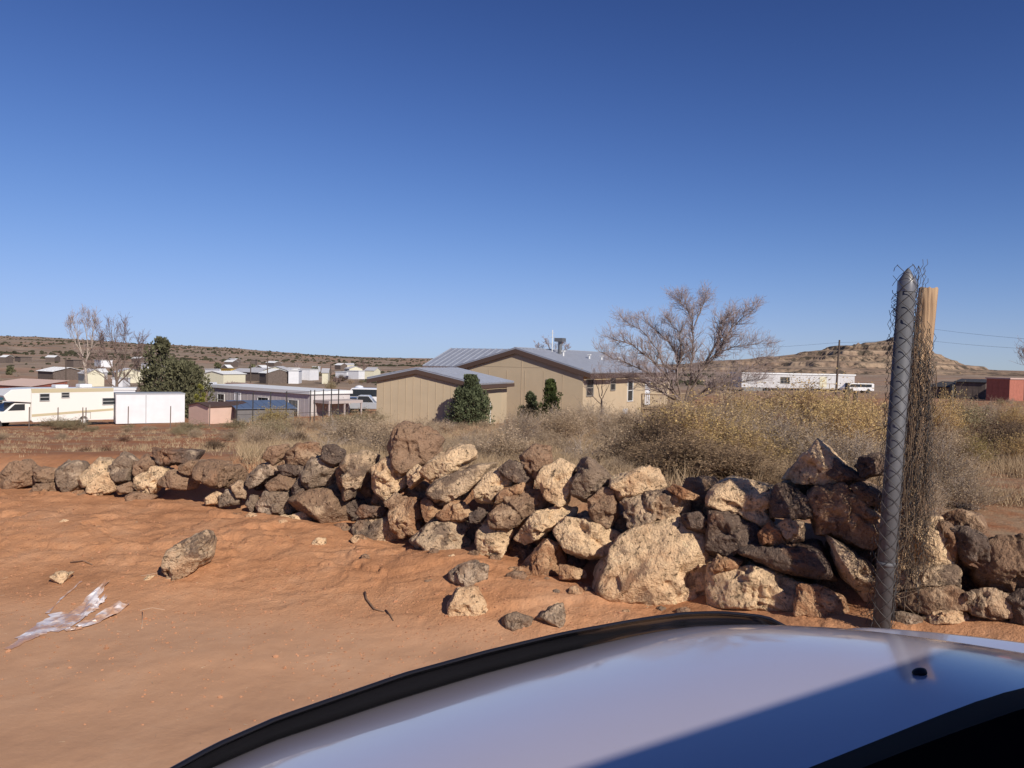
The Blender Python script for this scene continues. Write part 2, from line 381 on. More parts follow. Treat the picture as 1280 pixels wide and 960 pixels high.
# ------------------------------------------------------------ rocks
def rock_mat(name, base, base2, cream, amt, orange=.5, dust=0.0):
    m = bpy.data.materials.new(name); m.use_nodes = True; n = m.node_tree; b = n.nodes['Principled BSDF']
    b.inputs['Roughness'].default_value = .9; b.inputs['Specular IOR Level'].default_value = .2
    tc = nd(n, 'ShaderNodeTexCoord'); oi = nd(n, 'ShaderNodeObjectInfo')
    mu = nd(n, 'ShaderNodeMath', operation='MULTIPLY'); mu.inputs[1].default_value = 40; n.links.new(oi.outputs['Random'], mu.inputs[0])
    ad = nd(n, 'ShaderNodeVectorMath', operation='ADD'); n.links.new(tc.outputs['Object'], ad.inputs[0]); n.links.new(mu.outputs[0], ad.inputs[1])
    def noise(s, d=6, r=.6, dist=0, off=0):
        t = nd(n, 'ShaderNodeTexNoise'); t.inputs['Scale'].default_value = s; t.inputs['Detail'].default_value = d; t.inputs['Roughness'].default_value = r; t.inputs['Distortion'].default_value = dist
        if off:
            mp = nd(n, 'ShaderNodeMapping'); mp.inputs[1].default_value = (off, -off, off); n.links.new(ad.outputs[0], mp.inputs[0]); n.links.new(mp.outputs[0], t.inputs[0])
        else: n.links.new(ad.outputs[0], t.inputs[0])
        return t.outputs[0]
    dark = ramp(n, noise(14, 8, .7), [(.3, base), (.7, base2)]).outputs[0]
    crm = ramp(n, noise(9, 10, .78, .9, 3), [(.30, tuple(c*.28 for c in cream)), (.41, tuple(c*.62 for c in cream)), (.50, tuple(c*.9 for c in cream)), (.58, cream), (.72, tuple(min(.86, c*1.25) for c in cream))]).outputs[0]
    big = noise(3.2, 7, .68, .5, 5)
    f = ramp(n, big, [(max(0, 1-amt-.035), (0, 0, 0)), (min(1, 1-amt+.035), (1, 1, 1))]).outputs[0]
    c = mixc(n, f, dark, crm)
    # small pale flecks and dark pores
    fl = ramp(n, noise(34, 4, .6, 0, 8), [(.62, (0, 0, 0)), (.68, (.75, .75, .75))]).outputs[0]
    c = mixc(n, fl, c, tuple(x*.9 for x in cream))
    po = ramp(n, noise(27, 5, .65, 0, 11), [(.33, (.85, .85, .85)), (.40, (0, 0, 0))]).outputs[0]
    c = mixc(n, po, c, tuple(x*.55 for x in base))
    # red earth staining, more of it low on the stone
    og = ramp(n, noise(2.4, 6, .65, .3, 14), [(.62-.22*orange, (0, 0, 0)), (.74-.16*orange, (.85, .85, .85))]).outputs[0]
    c = mixc(n, og, c, mixc(n, .5, c, (.42, .17, .065)))
    if dust:
        c = mixc(n, ramp(n, noise(4, 6, .6, 0, 17), [(.35, (dust, dust, dust)), (.62, (dust*.35,)*3)]).outputs[0], c, (.36, .21, .13))
    n.links.new(c, b.inputs['Base Color'])
    hs = nd(n, 'ShaderNodeMath', operation='MULTIPLY_ADD'); n.links.new(noise(22, 8, .75), hs.inputs[0]); hs.inputs[1].default_value = .6; n.links.new(noise(60, 4, .6), hs.inputs[2])
    h2 = nd(n, 'ShaderNodeMath', operation='MULTIPLY_ADD'); n.links.new(po, h2.inputs[0]); h2.inputs[1].default_value = -.6; n.links.new(hs.outputs[0], h2.inputs[2])
    bp = nd(n, 'ShaderNodeBump'); bp.inputs['Strength'].default_value = 1.0; bp.inputs['Distance'].default_value = .03
    n.links.new(h2.outputs[0], bp.inputs['Height']); n.links.new(bp.outputs[0], b.inputs['Normal'])
    return m
CRM = (.86, .60, .36)
RM = {
 'c': rock_mat('cream_stone', (.22, .145, .095), (.40, .26, .165), CRM, .62, .45),
 'm': rock_mat('mottled_stone', (.14, .10, .072), (.30, .205, .14), (.66, .47, .30), .53, .5),
 'b': rock_mat('brown_lava', (.17, .108, .07), (.35, .225, .14), (.62, .43, .27), .43, .5, .3),
 'g': rock_mat('grey_lava', (.17, .125, .09), (.34, .25, .175), (.66, .50, .35), .44, .25, .22),
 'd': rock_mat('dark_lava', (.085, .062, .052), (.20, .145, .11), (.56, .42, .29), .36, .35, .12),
 'o': rock_mat('orange_stone', (.26, .145, .085), (.42, .235, .13), (.70, .46, .27), .50, .95),
 'u': rock_mat('dusty_stone', (.23, .15, .095), (.39, .26, .165), (.58, .42, .28), .38, .4, .65)}
ICO = {3: ico(4), 4: ico(5), 5: ico(6)}
def rock_mesh(rw, poly, depth, half, seed, sub=4, sc_=1.10, rough=1.0, p=30):
    """poly: image outline; builds a solid with that silhouette at a depth. Returns centre, verts."""
    rg = np.random.default_rng(seed)
    poly = np.array(poly, float); c = poly.mean(0)
    # area centroid
    x, y = poly[:, 0], poly[:, 1]; x2, y2 = np.roll(x, -1), np.roll(y, -1); cr = x*y2-x2*y; A = cr.sum()/2
    if abs(A) > 1: c = np.array([((x+x2)*cr).sum()/(6*A), ((y+y2)*cr).sum()/(6*A)])
    cen = P(c[0], c[1], depth)
    ray = cen-np.array([0, 0, EYE]); dist = np.linalg.norm(ray); fw = ray/dist
    k = depth/FPX
    q = (poly-c)*[1, -1]*k*sc_
    n_, h_ = [], []
    Rr = CR-fw*CR.dot(fw); Rr /= np.linalg.norm(Rr); Ur = np.cross(Rr, fw)
    m_ = len(q); area = sum(q[i][0]*q[(i+1) % m_][1]-q[(i+1) % m_][0]*q[i][1] for i in range(m_))
    if area < 0: q = q[::-1]
    for i in range(m_):
        a, b = q[i], q[(i+1) % m_]; e = b-a; L = np.hypot(*e)
        if L < 1e-5: continue
        nn = np.array([e[1], -e[0]])/L; h = nn@a
        if h < .004: h = .004
        tl = rg.uniform(-.12, .30); nv = (Rr*nn[0]+Ur*nn[1])*math.cos(tl)-fw*math.sin(tl)
        n_.append(nv); h_.append(h*math.cos(tl)+.04*half)
        for s_ in (-1, 1):
            tl = rg.uniform(.6, .95)*s_; nv = (Rr*nn[0]+Ur*nn[1])*math.cos(tl)-fw*math.sin(tl)
            n_.append(nv); h_.append(h*math.cos(tl)+half*abs(math.sin(tl))*rg.uniform(.60, .95))
    for i in range(5):
        d = rg.normal(0, .42, 2); nv = -fw+Rr*d[0]+Ur*d[1]; nv /= np.linalg.norm(nv); n_.append(nv); h_.append(half*rg.uniform(.72, 1))
    for i in range(2):
        d = rg.normal(0, .4, 2); nv = fw+Rr*d[0]+Ur*d[1]; nv /= np.linalg.norm(nv); n_.append(nv); h_.append(half*rg.uniform(.85, 1))
    n_ = np.array(n_); h_ = np.array(h_)
    D, F_ = ICO[sub]
    t = np.clip(D@n_.T, 0, None)/h_[None]
    r = (t**p).sum(1)**(-1/p)
    Vv = D*r[:, None]
    s = np.ptp(q, axis=0).mean(); o_ = rg.uniform(0, 90, 3)
    w1 = fbm(Vv[:, 0]/(.38*s)+o_[0], Vv[:, 1]/(.38*s)+o_[1], Vv[:, 2]/(.38*s)+o_[2], o=5, seed=1, g=.56)
    ridg = 1-np.abs(fbm(Vv[:, 0]/(.6*s)+o_[1], Vv[:, 1]/(.6*s), Vv[:, 2]/(.6*s)+o_[0], o=4, seed=4))*3
    pit = vn(Vv[:, 0]/.028+o_[2], Vv[:, 1]/.028, Vv[:, 2]/.028, seed=6)
    chip = np.maximum(0, fbm(Vv[:, 0]/(.28*s), Vv[:, 1]/(.28*s)+o_[0], Vv[:, 2]/(.28*s)+o_[2], o=3, seed=8)-.12)
    dn = rough*s*(.085*w1-.014*np.clip(ridg, 0, 1)-.26*chip)-.0045*rough*np.maximum(0, pit-.1)*1.6
    Vv = Vv+D*dn[:, None]
    return cen, Vv, F_
RC = []
def rock(poly, kind, label, depth=None, batter=0.0, name='rock', half=None, sub=None, group='rocks of the dry stone wall', on_ground=False, rough=1.0, p=30):
    pa = np.array(poly, float); w_ = np.ptp(pa[:, 0]); h_ = np.ptp(pa[:, 1]); cx = pa[:, 0].mean()
    if on_ground:
        hp = hit(cx, pa[:, 1].max()-2); depth = hp[1]
    else:
        d0 = wall_depth(np.clip(cx, 0, 1400)); by = np.interp(cx, WPX, WY); up = max(0, (by-pa[:, 1].mean()))/FPX*d0
        depth = d0+.42*up
    k = depth/FPX
    if half is None: half = .5*k*(min(w_, h_)*.75+.3*max(w_, h_))
    depth = depth+half*.85-.10+batter
    if on_ground: depth -= half*.35-.10
    RC.append(1)
    cen, Vv, F_ = rock_mesh(None, poly, depth, half, 1000+len(RC), sub or (5 if w_ > 46 else 4), rough=rough, p=p)
    me = mesh_np(name, Vv, F_, True)
    o = link(name, me, RM[kind], loc=cen.tolist()); return tag(o, label, 'rock', group)
FR = {'A': (0, 520, 4.), 'B': (280, 520, 4.), 'C': (560, 520, 4.), 'D': (820, 520, 3.428), 'R': (1040, 600, 5.333), 'E': (400, 660, 2.667)}
def T(fr, s):
    ox, oy, k = FR[fr]; v = [float(q) for q in s.split()]
    return [(ox+v[i]/k, oy+v[i+1]/k) for i in range(0, len(v), 2)]
WALL = [
 ('A','-40 280 20 290 24 330 0 345 -40 340','c','small pale rock cut off by the left edge of the photo'),
 ('A','28 285 60 238 140 225 185 262 180 330 130 352 40 368','u','smooth dusty brown rock nearest the left end of the wall'),
 ('A','178 275 230 255 290 272 302 318 250 330 190 322','u','dusty rock with a chipped pale corner near the left end of the wall'),
 ('A','296 275 350 230 412 235 432 280 415 345 340 385 300 330','g','dark grey rock left of the pair of cream slabs at the left of the wall'),
 ('A','415 310 490 218 550 225 558 272 470 335 435 350','c','leaning cream slab near the left end, upper of a pair'),
 ('A','452 350 520 287 562 300 592 365 540 386 450 378','c','cream slab at the left of the wall, lower of a pair'),
 ('A','555 245 620 188 690 232 672 322 600 330 560 292','g','grey brown rock right of the leaning cream slab'),
 ('A','672 245 730 200 790 230 765 262 702 310 676 295','u','dusty brown rock below the long speckled dark slab'),
 ('A','683 315 770 250 842 268 812 340 752 396 684 355','c','cream mottled rock with a pinkish foot above a half buried stone'),
 ('A','743 180 800 160 900 168 992 172 970 215 870 246 810 240 748 215','d','long dark slab speckled white lying on top of the wall at the left'),
 ('A','803 315 860 276 940 285 1002 355 900 366 800 345','u','flat dusty brown rock with a deep shadow under it at the left'),
 ('A','638 405 670 382 740 392 772 402 712 452 652 456','u','half buried dusty stone at the foot of the cream mottled rock'),
 ('A','893 255 950 222 1012 230 985 292 930 290 900 275','b','small brown rock right under the long speckled dark slab'),
 ('A','970 275 1010 226 1090 230 1200 260 1237 300 1140 352 1060 345 975 312','b','long brown rock with a cream streak on its upper right edge'),
 ('A','1156 352 1190 325 1232 335 1226 412 1180 402','b','small upright brown rock right of the long streaked rock'),
 ('A','1098 402 1140 370 1202 400 1190 440 1100 452','g','small slate grey rock at the foot of the wall beside a cream chip'),
 ('A','1028 412 1080 380 1104 390 1082 440 1035 442','c','small cream chip at the foot of the wall beside a slate grey rock'),
 ('A','1060 505 1150 485 1192 520 1130 546 1080 532','c','pale stone sunk flat in the dirt just below the wall'),
 ('A','150 395 190 342 280 335 322 370 300 392','u','low dust covered stone under the left end of the wall'),
 ('A','370 402 430 380 480 395 440 422','u','small dusty stone in the dirt below the lower cream slab'),
 ('A','588 355 650 330 682 350 655 384 600 382','u','small dusty stone tucked right of the lower cream slab'),
 ('B','118 312 190 250 232 235 272 265 268 305 200 332 150 362 120 340','g','rounded grey rock left of the cream topped crest boulder'),
 ('B','208 345 280 295 362 305 372 330 320 366 240 372','b','low brown rock with a pale tip above the cream edged grey block'),
 ('B','305 195 368 140 462 140 482 190 400 250 320 240','b','brown boulder with a cream top on the wall crest left of the gnarled rock'),
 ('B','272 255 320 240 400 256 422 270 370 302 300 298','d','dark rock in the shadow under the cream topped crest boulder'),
 ('B','392 295 440 215 490 220 557 275 530 340 430 357 400 332','g','rounded brown grey rock with a pale patch under the gnarled dark rock'),
 ('B','570 272 610 208 690 194 762 205 750 262 690 352 660 402 610 405','m','big wedge shaped rock narrowing downward with a cream mottled top'),
 ('B','343 358 370 310 412 350 392 392 350 392','d','small black rock in the gap above the big flat brown rock'),
 ('B','488 215 500 150 560 148 602 180 600 222 550 246','d','gnarled dark rock on the crest left of the big dusty boulder'),
 ('B','113 442 130 398 166 400 172 440 140 480','g','small grey cobble standing upright at the foot of the wall'),
 ('B','178 452 210 380 300 370 347 390 372 466 300 497 200 487','g','grey block with a cream upper edge left of the big flat brown rock'),
 ('B','348 430 400 385 500 374 600 385 664 420 660 522 500 547 430 490','b','big flat topped brown rock with a stick lying on its face'),
 ('B','246 565 290 505 370 485 440 515 505 547 470 602 380 602 300 597','c','cream and orange rock at the foot of the wall under the big flat brown rock'),
 ('B','168 540 240 535 242 562 180 562','g','small flat slate stone in the dirt at the foot of the grey block'),
 ('B','133 492 190 490 262 515 240 532 150 527','d','thin dark rock wedged under the grey block with a cream edge'),
 ('B','748 262 790 220 860 228 912 280 902 352 812 422 760 372','c','rounded cream boulder standing on end left of the big dusty boulder'),
 ('B','838 182 850 100 878 50 1000 62 1080 115 1062 190 960 252 900 283 850 232','u','tallest dusty brown boulder on the crest of the wall'),
 ('B','928 292 1020 220 1080 195 1092 222 1010 290 1050 332 1030 372 970 402 932 352','c','cream rock curving under the pink topped slab'),
 ('B','995 275 1060 210 1170 158 1240 158 1252 212 1180 262 1090 317 1028 312','c','pinkish cream slab tilted up to the right beside the tallest boulder'),
 ('B','1025 382 1060 330 1180 262 1280 250 1370 232 1332 300 1250 352 1180 432 1070 422','m','long mottled brown slab sloping up to the right below the pinkish slab'),
 ('B','663 482 690 448 800 458 827 490 770 507 690 507','d','thin dark rock lying under the deep gap below the upright cream boulder'),
 ('B','643 562 680 518 760 508 812 510 877 602 840 672 690 692 662 642','m','slate grey block with one square cream face at the foot of the wall'),
 ('B','523 612 560 545 612 540 647 600 600 642 540 637','g','triangular slate grey rock left of the block with a cream face'),
 ('B','828 492 870 428 952 420 987 470 992 562 950 602 880 602 838 552','o','orange stained rock right of the thin dark rock'),
 ('B','806 432 860 388 922 410 890 442 840 472','b','small brown rock above the orange stained rock'),
 ('B','988 430 1020 423 1077 470 1072 527 1020 542 998 500','o','small orange and cream rock left of a flat orange brown one'),
 ('B','1072 492 1130 438 1222 440 1242 480 1200 522 1100 522','o','flat orange brown rock under the long mottled slab'),
 ('B','956 622 1020 550 1120 528 1222 540 1254 570 1220 642 1120 692 1030 687','m','low wide rock with a dark top and cream front at the wall foot'),
 ('B','1226 492 1275 462 1322 478 1292 532 1230 532','d','small dark rock between the flat orange brown rock and a striped brown one'),
 ('B','198 208 230 160 332 140 312 192 250 242','u','reddish dusty stone on the crest beside the dry brush'),
 ('C','138 362 210 285 272 268 342 330 332 372 230 432 150 412','c','smooth cream boulder under a dark shadowed rock'),
 ('C','255 268 312 224 372 244 412 290 412 317 350 337 300 312','d','dark shadowed rock on top of the smooth cream boulder'),  # brown stone; the shadow over it is put into its dark colour
 ('C','368 205 430 150 510 160 517 232 440 307 388 272','u','round dust covered rock on the crest left of the rock split light and dark'),
 ('C','453 335 480 260 560 228 642 265 622 332 617 422 560 437 490 402','c','rock split into a dark left side and a cream right side'),
 ('C','623 375 640 300 688 220 740 238 817 322 770 372 700 417 640 397','g','pointed grey rock with a cream foot on the crest of the wall'),
 ('C','818 322 900 285 1000 256 1050 278 1077 347 1000 387 870 402 823 372','c','smooth rock half pale pink and half grey on the crest of the wall'),
 ('C','878 432 950 383 1080 376 1182 410 1207 482 1150 522 1040 542 950 577 908 562','m','pitted brown rock with a round hole right above the giant boulder'),
 ('C','706 432 770 372 832 378 872 420 842 480 842 557 780 562 718 502','b','upright brown rock left of the pitted rock with a round hole'),
 ('C','210 492 290 408 380 378 472 384 492 440 420 512 350 552 230 557','b','large egg shaped brown rock below the smooth cream boulder'),
 ('C','342 600 440 490 580 458 632 468 602 517 480 592 400 642 347 632','c','elongated cream rock lying at a slant below the split rock'),
 ('C','538 582 600 498 662 498 740 538 880 568 912 610 830 692 690 702 600 662','c','long pale rock with a saddle in its top left of the giant boulder'),
 ('C','148 582 185 533 262 558 322 568 302 622 240 727 150 692','c','angular white cream rock standing at the foot of the wall'),
 ('C','352 785 420 700 490 628 562 650 584 722 562 800 450 822 380 822','o','orange cream triangular rock at the foot of the wall left of the giant boulder'),
 ('C','560 745 650 765 700 780 690 810 560 812','o','low orange ledge of stone right of the triangular rock'),
 ('C','278 365 420 318 417 372 300 422 238 447','o','orange stone wedged below the dark shadowed rock'),
 ('C','1103 370 1130 343 1182 365 1247 400 1230 417 1160 412','o','small flat pinkish rock on the crest right of the pitted rock'),
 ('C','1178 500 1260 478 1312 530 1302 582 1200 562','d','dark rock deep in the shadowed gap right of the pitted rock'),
 ('D','222 372 260 318 340 268 472 298 507 350 482 430 440 472 330 430 238 397','c','rough cream boulder above the angular shadow dark rock'),
 ('D','228 522 243 413 300 413 360 428 447 490 422 562 300 602 225 567','d','angular shadow dark rock with five sides'),  # the shadow lying on this stone is put into its dark colour
 ('D','498 392 520 308 570 298 662 370 672 432 640 447 540 432 508 432','d','knobbly dark brown rock right of the rough cream boulder'),
 ('D','553 275 620 200 698 83 742 83 802 150 812 212 887 282 830 292 640 277','c','tall peaked cream rock on the crest left of the steel post'),
 ('D','858 222 890 178 950 166 987 200 972 242 890 262','d','dark rock with a cream cap beside the steel post'),
 ('D','686 342 740 293 850 293 892 350 952 400 962 502 900 552 770 522 698 502','b','large brown rock with a crackled cream patch left of the steel post'),
 ('D','518 472 560 443 632 455 627 522 560 532','m','small rock of cream and dark patches under the knobbly dark rock'),
 ('D','448 502 490 460 522 480 552 552 460 552','o','small pinkish triangular rock between the shadow dark rock and the long dark slab'),
 ('D','336 592 440 558 550 548 682 560 712 600 757 752 660 712 560 672 400 652','d','long dark brown slab lying on the cream boulder behind the car hood'),
 ('D','232 702 250 648 330 643 450 668 600 698 662 760 622 842 560 862 400 832 250 822','c','wide cream boulder just behind the tip of the hood deflector'),
 ('D','632 732 720 738 792 780 812 862 700 872 600 862','o','orange stone partly hidden by the hood right of the wide cream boulder'),
 ('D','768 530 830 568 902 640 932 702 902 802 840 722 788 622','m','tall mottled rock leaning beside the steel post near its foot'),
 ('D','222 642 270 603 362 625 340 652 250 667','o','orange stone between the giant boulder and the wide cream boulder'),
 ('D','738 200 780 188 882 272 800 292 738 252','d','dark piece set against the peaked cream rock for the shadow on it'),  # added for the sharp shadow on the peaked rock; shade as stone colour
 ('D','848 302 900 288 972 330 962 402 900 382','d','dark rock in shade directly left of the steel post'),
 ('R','468 335 560 273 720 268 792 360 792 500 762 572 620 587 528 540 478 450','c','round pale boulder right of the steel post'),
 ('R','390 598 560 588 770 558 822 600 802 712 640 737 500 732 392 742','m','flat grey and cream slab under the round pale boulder'),
 ('R','418 772 600 738 790 722 892 790 892 862 760 882 600 892 500 852','b','flat brown pitted slab second below the round pale boulder'),
 ('R','778 352 900 318 1000 378 1042 470 1022 652 960 702 880 562 800 532','d','dark pitted rock right of the round pale boulder'),
 ('R','988 462 1090 398 1280 393 1360 450 1360 700 1200 757 1080 722 980 642','b','big brown pitted boulder at the right edge of the photo'),
 ('R','898 802 960 748 1100 738 1182 780 1172 902 1050 927 928 892','m','speckled rock under the big brown boulder at the right edge'),
 ('R','1188 792 1280 738 1400 760 1400 950 1200 942','d','dark speckled rock in the bottom row at the right edge'),
 ('R','578 932 700 878 870 868 892 932 800 962 600 962','c','flat cream stone just above the hood right of the steel post'),
 ('R','380 932 450 880 560 900 640 962 560 992 400 992','g','low grey stone above the hood beside the foot of the steel post'),
 ('R','888 752 930 738 952 770 922 802 888 792','m','tiny round stone between two rocks right of the steel post'),
 ('R','738 280 800 298 862 400 800 542 768 480','b','thin brown rock edge behind the round pale boulder'),
]
for fr, s, kd, lb in WALL: rock(T(fr, s), kd, lb)
# the giant boulder
g_ = rock([(747, 742), (758, 706), (772, 686), (794, 668), (843, 652), (871, 666), (889, 694), (888, 732), (880, 768), (842, 768), (800, 757), (762, 750)], 'c', 'giant cream and orange boulder low in the wall above the hood deflector', name='boulder', rough=.9, batter=-.06)
# hidden rows right of the frame and below the hood line
rg = random.Random(4)
# filler rocks added behind the gaps so they read dark like shadow
for i in range(56):
    px = 330+i*16.5+rg.uniform(-8, 8); y0 = np.interp(px, WPX, WY); y1 = np.interp(px, [300, 500, 800, 1000, 1280], [578, 590, 620, 600, 680]); cy = rg.uniform(y1+16, min(y0, 790)-12)
    w_ = rg.uniform(13, 20)
    pl = [(px+w_*math.cos(a)*rg.uniform(.8, 1.2), cy+w_*.75*math.sin(a)*rg.uniform(.8, 1.2)) for a in [k*6.283/7 for k in range(7)]]
    rock(pl, rg.choice('dbdg'), 'small filler rock added for the dark of a gap behind the front stones', batter=.26)
for (px, py, w_, h_) in ((1085, 640, 30, 34), (1112, 700, 30, 38), (1090, 745, 36, 30), (1060, 690, 30, 34), (1128, 640, 26, 30), (1190, 700, 26, 40), (1205, 660, 26, 22), (1250, 745, 34, 24), (1145, 775, 40, 20), (1040, 640, 26, 26), (1000, 620, 24, 24), (880, 620, 26, 26), (905, 640, 22, 22), (1200, 740, 22, 22), (1275, 780, 26, 20)):  # backing rocks added so the gaps here look as dark as shadow
    pl = [(px+w_*math.cos(a)*rg.uniform(.8, 1.2), py+h_*math.sin(a)*rg.uniform(.8, 1.2)) for a in [k*6.283/8 for k in range(8)]]
    rock(pl, rg.choice('bdbd'), 'backing rock added for the dark gaps between the stones beside the steel post', batter=.27)
# loose stones on the bank
rock(T('A','832 732 870 665 940 620 1020 583 1047 620 1037 702 990 752 890 828 850 792'), 'm', 'large pale grey stone lying alone on the red bank', on_ground=True, group='loose stones on the bank')
rock(T('A','258 806 290 780 352 785 312 847'), 'c', 'small pinkish grey stone near the crumpled plastic', on_ground=True, group='loose stones on the bank')
rock(T('A','713 826 740 800 767 800 735 834'), 'c', 'tiny pinkish chip on the bank left of the lone pale stone', on_ground=True, group='loose stones on the bank')
rock(T('E','440 150 470 128 525 116 556 130 556 175 530 203 480 200 450 178'), 'g', 'grey brown stone casting a long shadow on the bank', on_ground=True, group='loose stones on the bank')
rock(T('E','432 262 460 208 520 203 558 266 500 312 448 322'), 'c', 'pale stone sunk in the bank below the grey brown one', on_ground=True, batter=.12, group='loose stones on the bank')
rock(T('E','612 302 650 285 700 300 712 350 670 362 618 342'), 'g', 'round brown pebbly stone half buried just beyond the deflector', on_ground=True, batter=.07, group='loose stones on the bank')
rock(T('E','732 296 770 265 806 253 817 300 800 337 770 322'), 'g', 'small angular stone beside the deflector with one pink face', on_ground=True, group='loose stones on the bank')
rock(T('C','520 948 545 935 570 950 560 970 520 970'), 'c', 'tiny white chip on the bank under the orange cream rock', on_ground=True, group='loose stones on the bank')
# small rubble at the foot of the wall, partly sunk in the sand
rg = random.Random(12); k_ = 0
while k_ < 64:
    px = rg.choice([rg.uniform(20, 880), rg.uniform(380, 880)]); y0 = np.interp(px, WPX, WY)+rg.expovariate(1/14.)-4
    if y0 > 790: continue
    s_ = rg.uniform(2.2, 6.5)*(1 if rg.random() < .8 else 1.6); an = rg.uniform(0, 6.28)
    pl = [(px+s_*1.2*math.cos(a+an)*rg.uniform(.75, 1.25), y0+s_*.75*math.sin(a+an)*rg.uniform(.75, 1.25)) for a in [q*6.283/6 for q in range(6)]]
    rock(pl, rg.choice('cmbguoo'), 'small piece of rubble in the sand along the foot of the wall', on_ground=True, batter=.01, group='rubble along the foot of the wall', sub=3); k_ += 1
# gravel and clods
rng = np.random.default_rng(8); N = 5200
x = rng.uniform(-6.5, 2.2, N); t0 = rng.beta(2.2, 1.6, N); yy = wall_y(x)-.2-(1-t0)*np.interp(x, [-6, 0, 2], [5.0, 2.6, 1.6]); zz = ground_rel(x, yy)+EYE
sz = rng.uniform(.002, .006, N)*np.where(rng.uniform(0, 1, N) > .94, 2.0, 1)
jit = 1+rng.normal(0, .2, (N, len(iv))); vv = iv[None]*jit[..., None]*(sz[:, None, None])*np.array([1.3, 1, .8])+np.stack([x, yy, zz+sz*.3], 1)[:, None, :]
tag(link('clods', mesh_np('clods', vv.reshape(-1, 3), (if_[None]+(np.arange(N)*len(iv))[:, None, None]).reshape(-1, 3), False), mat('clod_earth', (.43, .215, .12), 1, spec=.1, var=.3)), 'crumbs of red earth and gravel scattered on the bank', 'gravel', kind='stuff')
# ------------------------------------------------------------ vegetation
def leafmat(name, c, tr=.25, var=.35):
    m = bpy.data.materials.new(name); m.use_nodes = True; n = m.node_tree; b = n.nodes['Principled BSDF']
    b.inputs['Roughness'].default_value = .85; b.inputs['Specular IOR Level'].default_value = .15
    g = n.nodes.new('ShaderNodeNewGeometry'); oi = n.nodes.new('ShaderNodeObjectInfo')
    a = nd(n, 'ShaderNodeMath', operation='MULTIPLY_ADD'); n.links.new(oi.outputs['Random'], a.inputs[0]); a.inputs[1].default_value = .5
    n.links.new(g.outputs['Random Per Island'], a.inputs[2])
    r = nd(n, 'ShaderNodeMapRange'); r.inputs[1].default_value = 0; r.inputs[2].default_value = 1.5; r.inputs[3].default_value = 1-var; r.inputs[4].default_value = 1+var
    n.links.new(a.outputs[0], r.inputs[0])
    mx = nd(n, 'ShaderNodeVectorMath', operation='SCALE'); mx.inputs[0].default_value = c; n.links.new(r.outputs[0], mx.inputs['Scale']); n.links.new(mx.outputs[0], b.inputs['Base Color'])
    if tr:
        t = nd(n, 'ShaderNodeBsdfTranslucent'); n.links.new(mx.outputs[0], t.inputs[0]); ms = nd(n, 'ShaderNodeMixShader'); ms.inputs[0].default_value = tr
        n.links.new(b.outputs[0], ms.inputs[1]); n.links.new(t.outputs[0], ms.inputs[2]); n.links.new(ms.outputs[0], n.nodes['Material Output'].inputs[0])
    return m
LM = dict(brown=leafmat('brown_leaf', (.34, .235, .14)), dry=leafmat('dry_leaf', (.42, .31, .20)), gold=leafmat('gold_leaf', (.58, .41, .18)), sage=leafmat('sage_leaf', (.31, .26, .15)),
          dark=leafmat('dark_leaf', (.165, .11, .07)), pale=leafmat('pale_leaf', (.50, .375, .25)), olive=leafmat('olive_leaf', (.40, .31, .13)), rust=leafmat('rust_leaf', (.22, .11, .07)))
TW = dict(dry=leafmat('dry_twig', (.38, .255, .165), 0), dark=leafmat('dark_twig', (.12, .085, .062), 0), pale=leafmat('pale_twig', (.36, .27, .19), 0), grey=leafmat('grey_twig', (.34, .28, .235), 0))

def ribbons(P0, P1, wd, rg):
    """three sided slivers from P0 to P1 (arrays)"""
    d = P1-P0; a = rg.normal(0, 1, d.shape); s = np.cross(d, a); s /= np.linalg.norm(s, axis=1)[:, None]+1e-9
    u = np.cross(d, s); u /= np.linalg.norm(u, axis=1)[:, None]+1e-9
    w_ = wd[:, None]
    v = np.stack([P0+s*w_, P0-s*w_*.5+u*w_*.86, P0-s*w_*.5-u*w_*.86, P1], 1)
    b = (np.arange(len(P0))*4)[:, None, None]
    f = b+np.array([[0, 1, 3], [1, 2, 3], [2, 0, 3]])[None]
    return v.reshape(-1, 3), f.reshape(-1, 3)
def leaves(Pc, sz, rg, asp=2.2, dirs=None):
    n_ = len(Pc); a = rg.normal(0, 1, (n_, 3)) if dirs is None else dirs+rg.normal(0, .35, (n_, 3)); a /= np.linalg.norm(a, axis=1)[:, None]
    b = np.cross(a, rg.normal(0, 1, (n_, 3))); b /= np.linalg.norm(b, axis=1)[:, None]
    s = sz[:, None]; v = np.stack([Pc-a*s*asp*.5, Pc+b*s*.5, Pc+a*s*asp*.5, Pc-b*s*.5], 1)
    f = (np.arange(n_)*4)[:, None]+np.array([[0, 1, 2, 3]]); f2 = np.concatenate([f[:, [0, 1, 2]], f[:, [0, 2, 3]]])
    return v.reshape(-1, 3), f2
def join(parts):
    V_, F_, Mi = [], [], []; o = 0
    for (v, f, mi) in parts:
        V_.append(v); F_.append(f+o); Mi.append(np.full(len(f), mi, dtype=np.int32)); o += len(v)
    return np.concatenate(V_), np.concatenate(F_), np.concatenate(Mi)
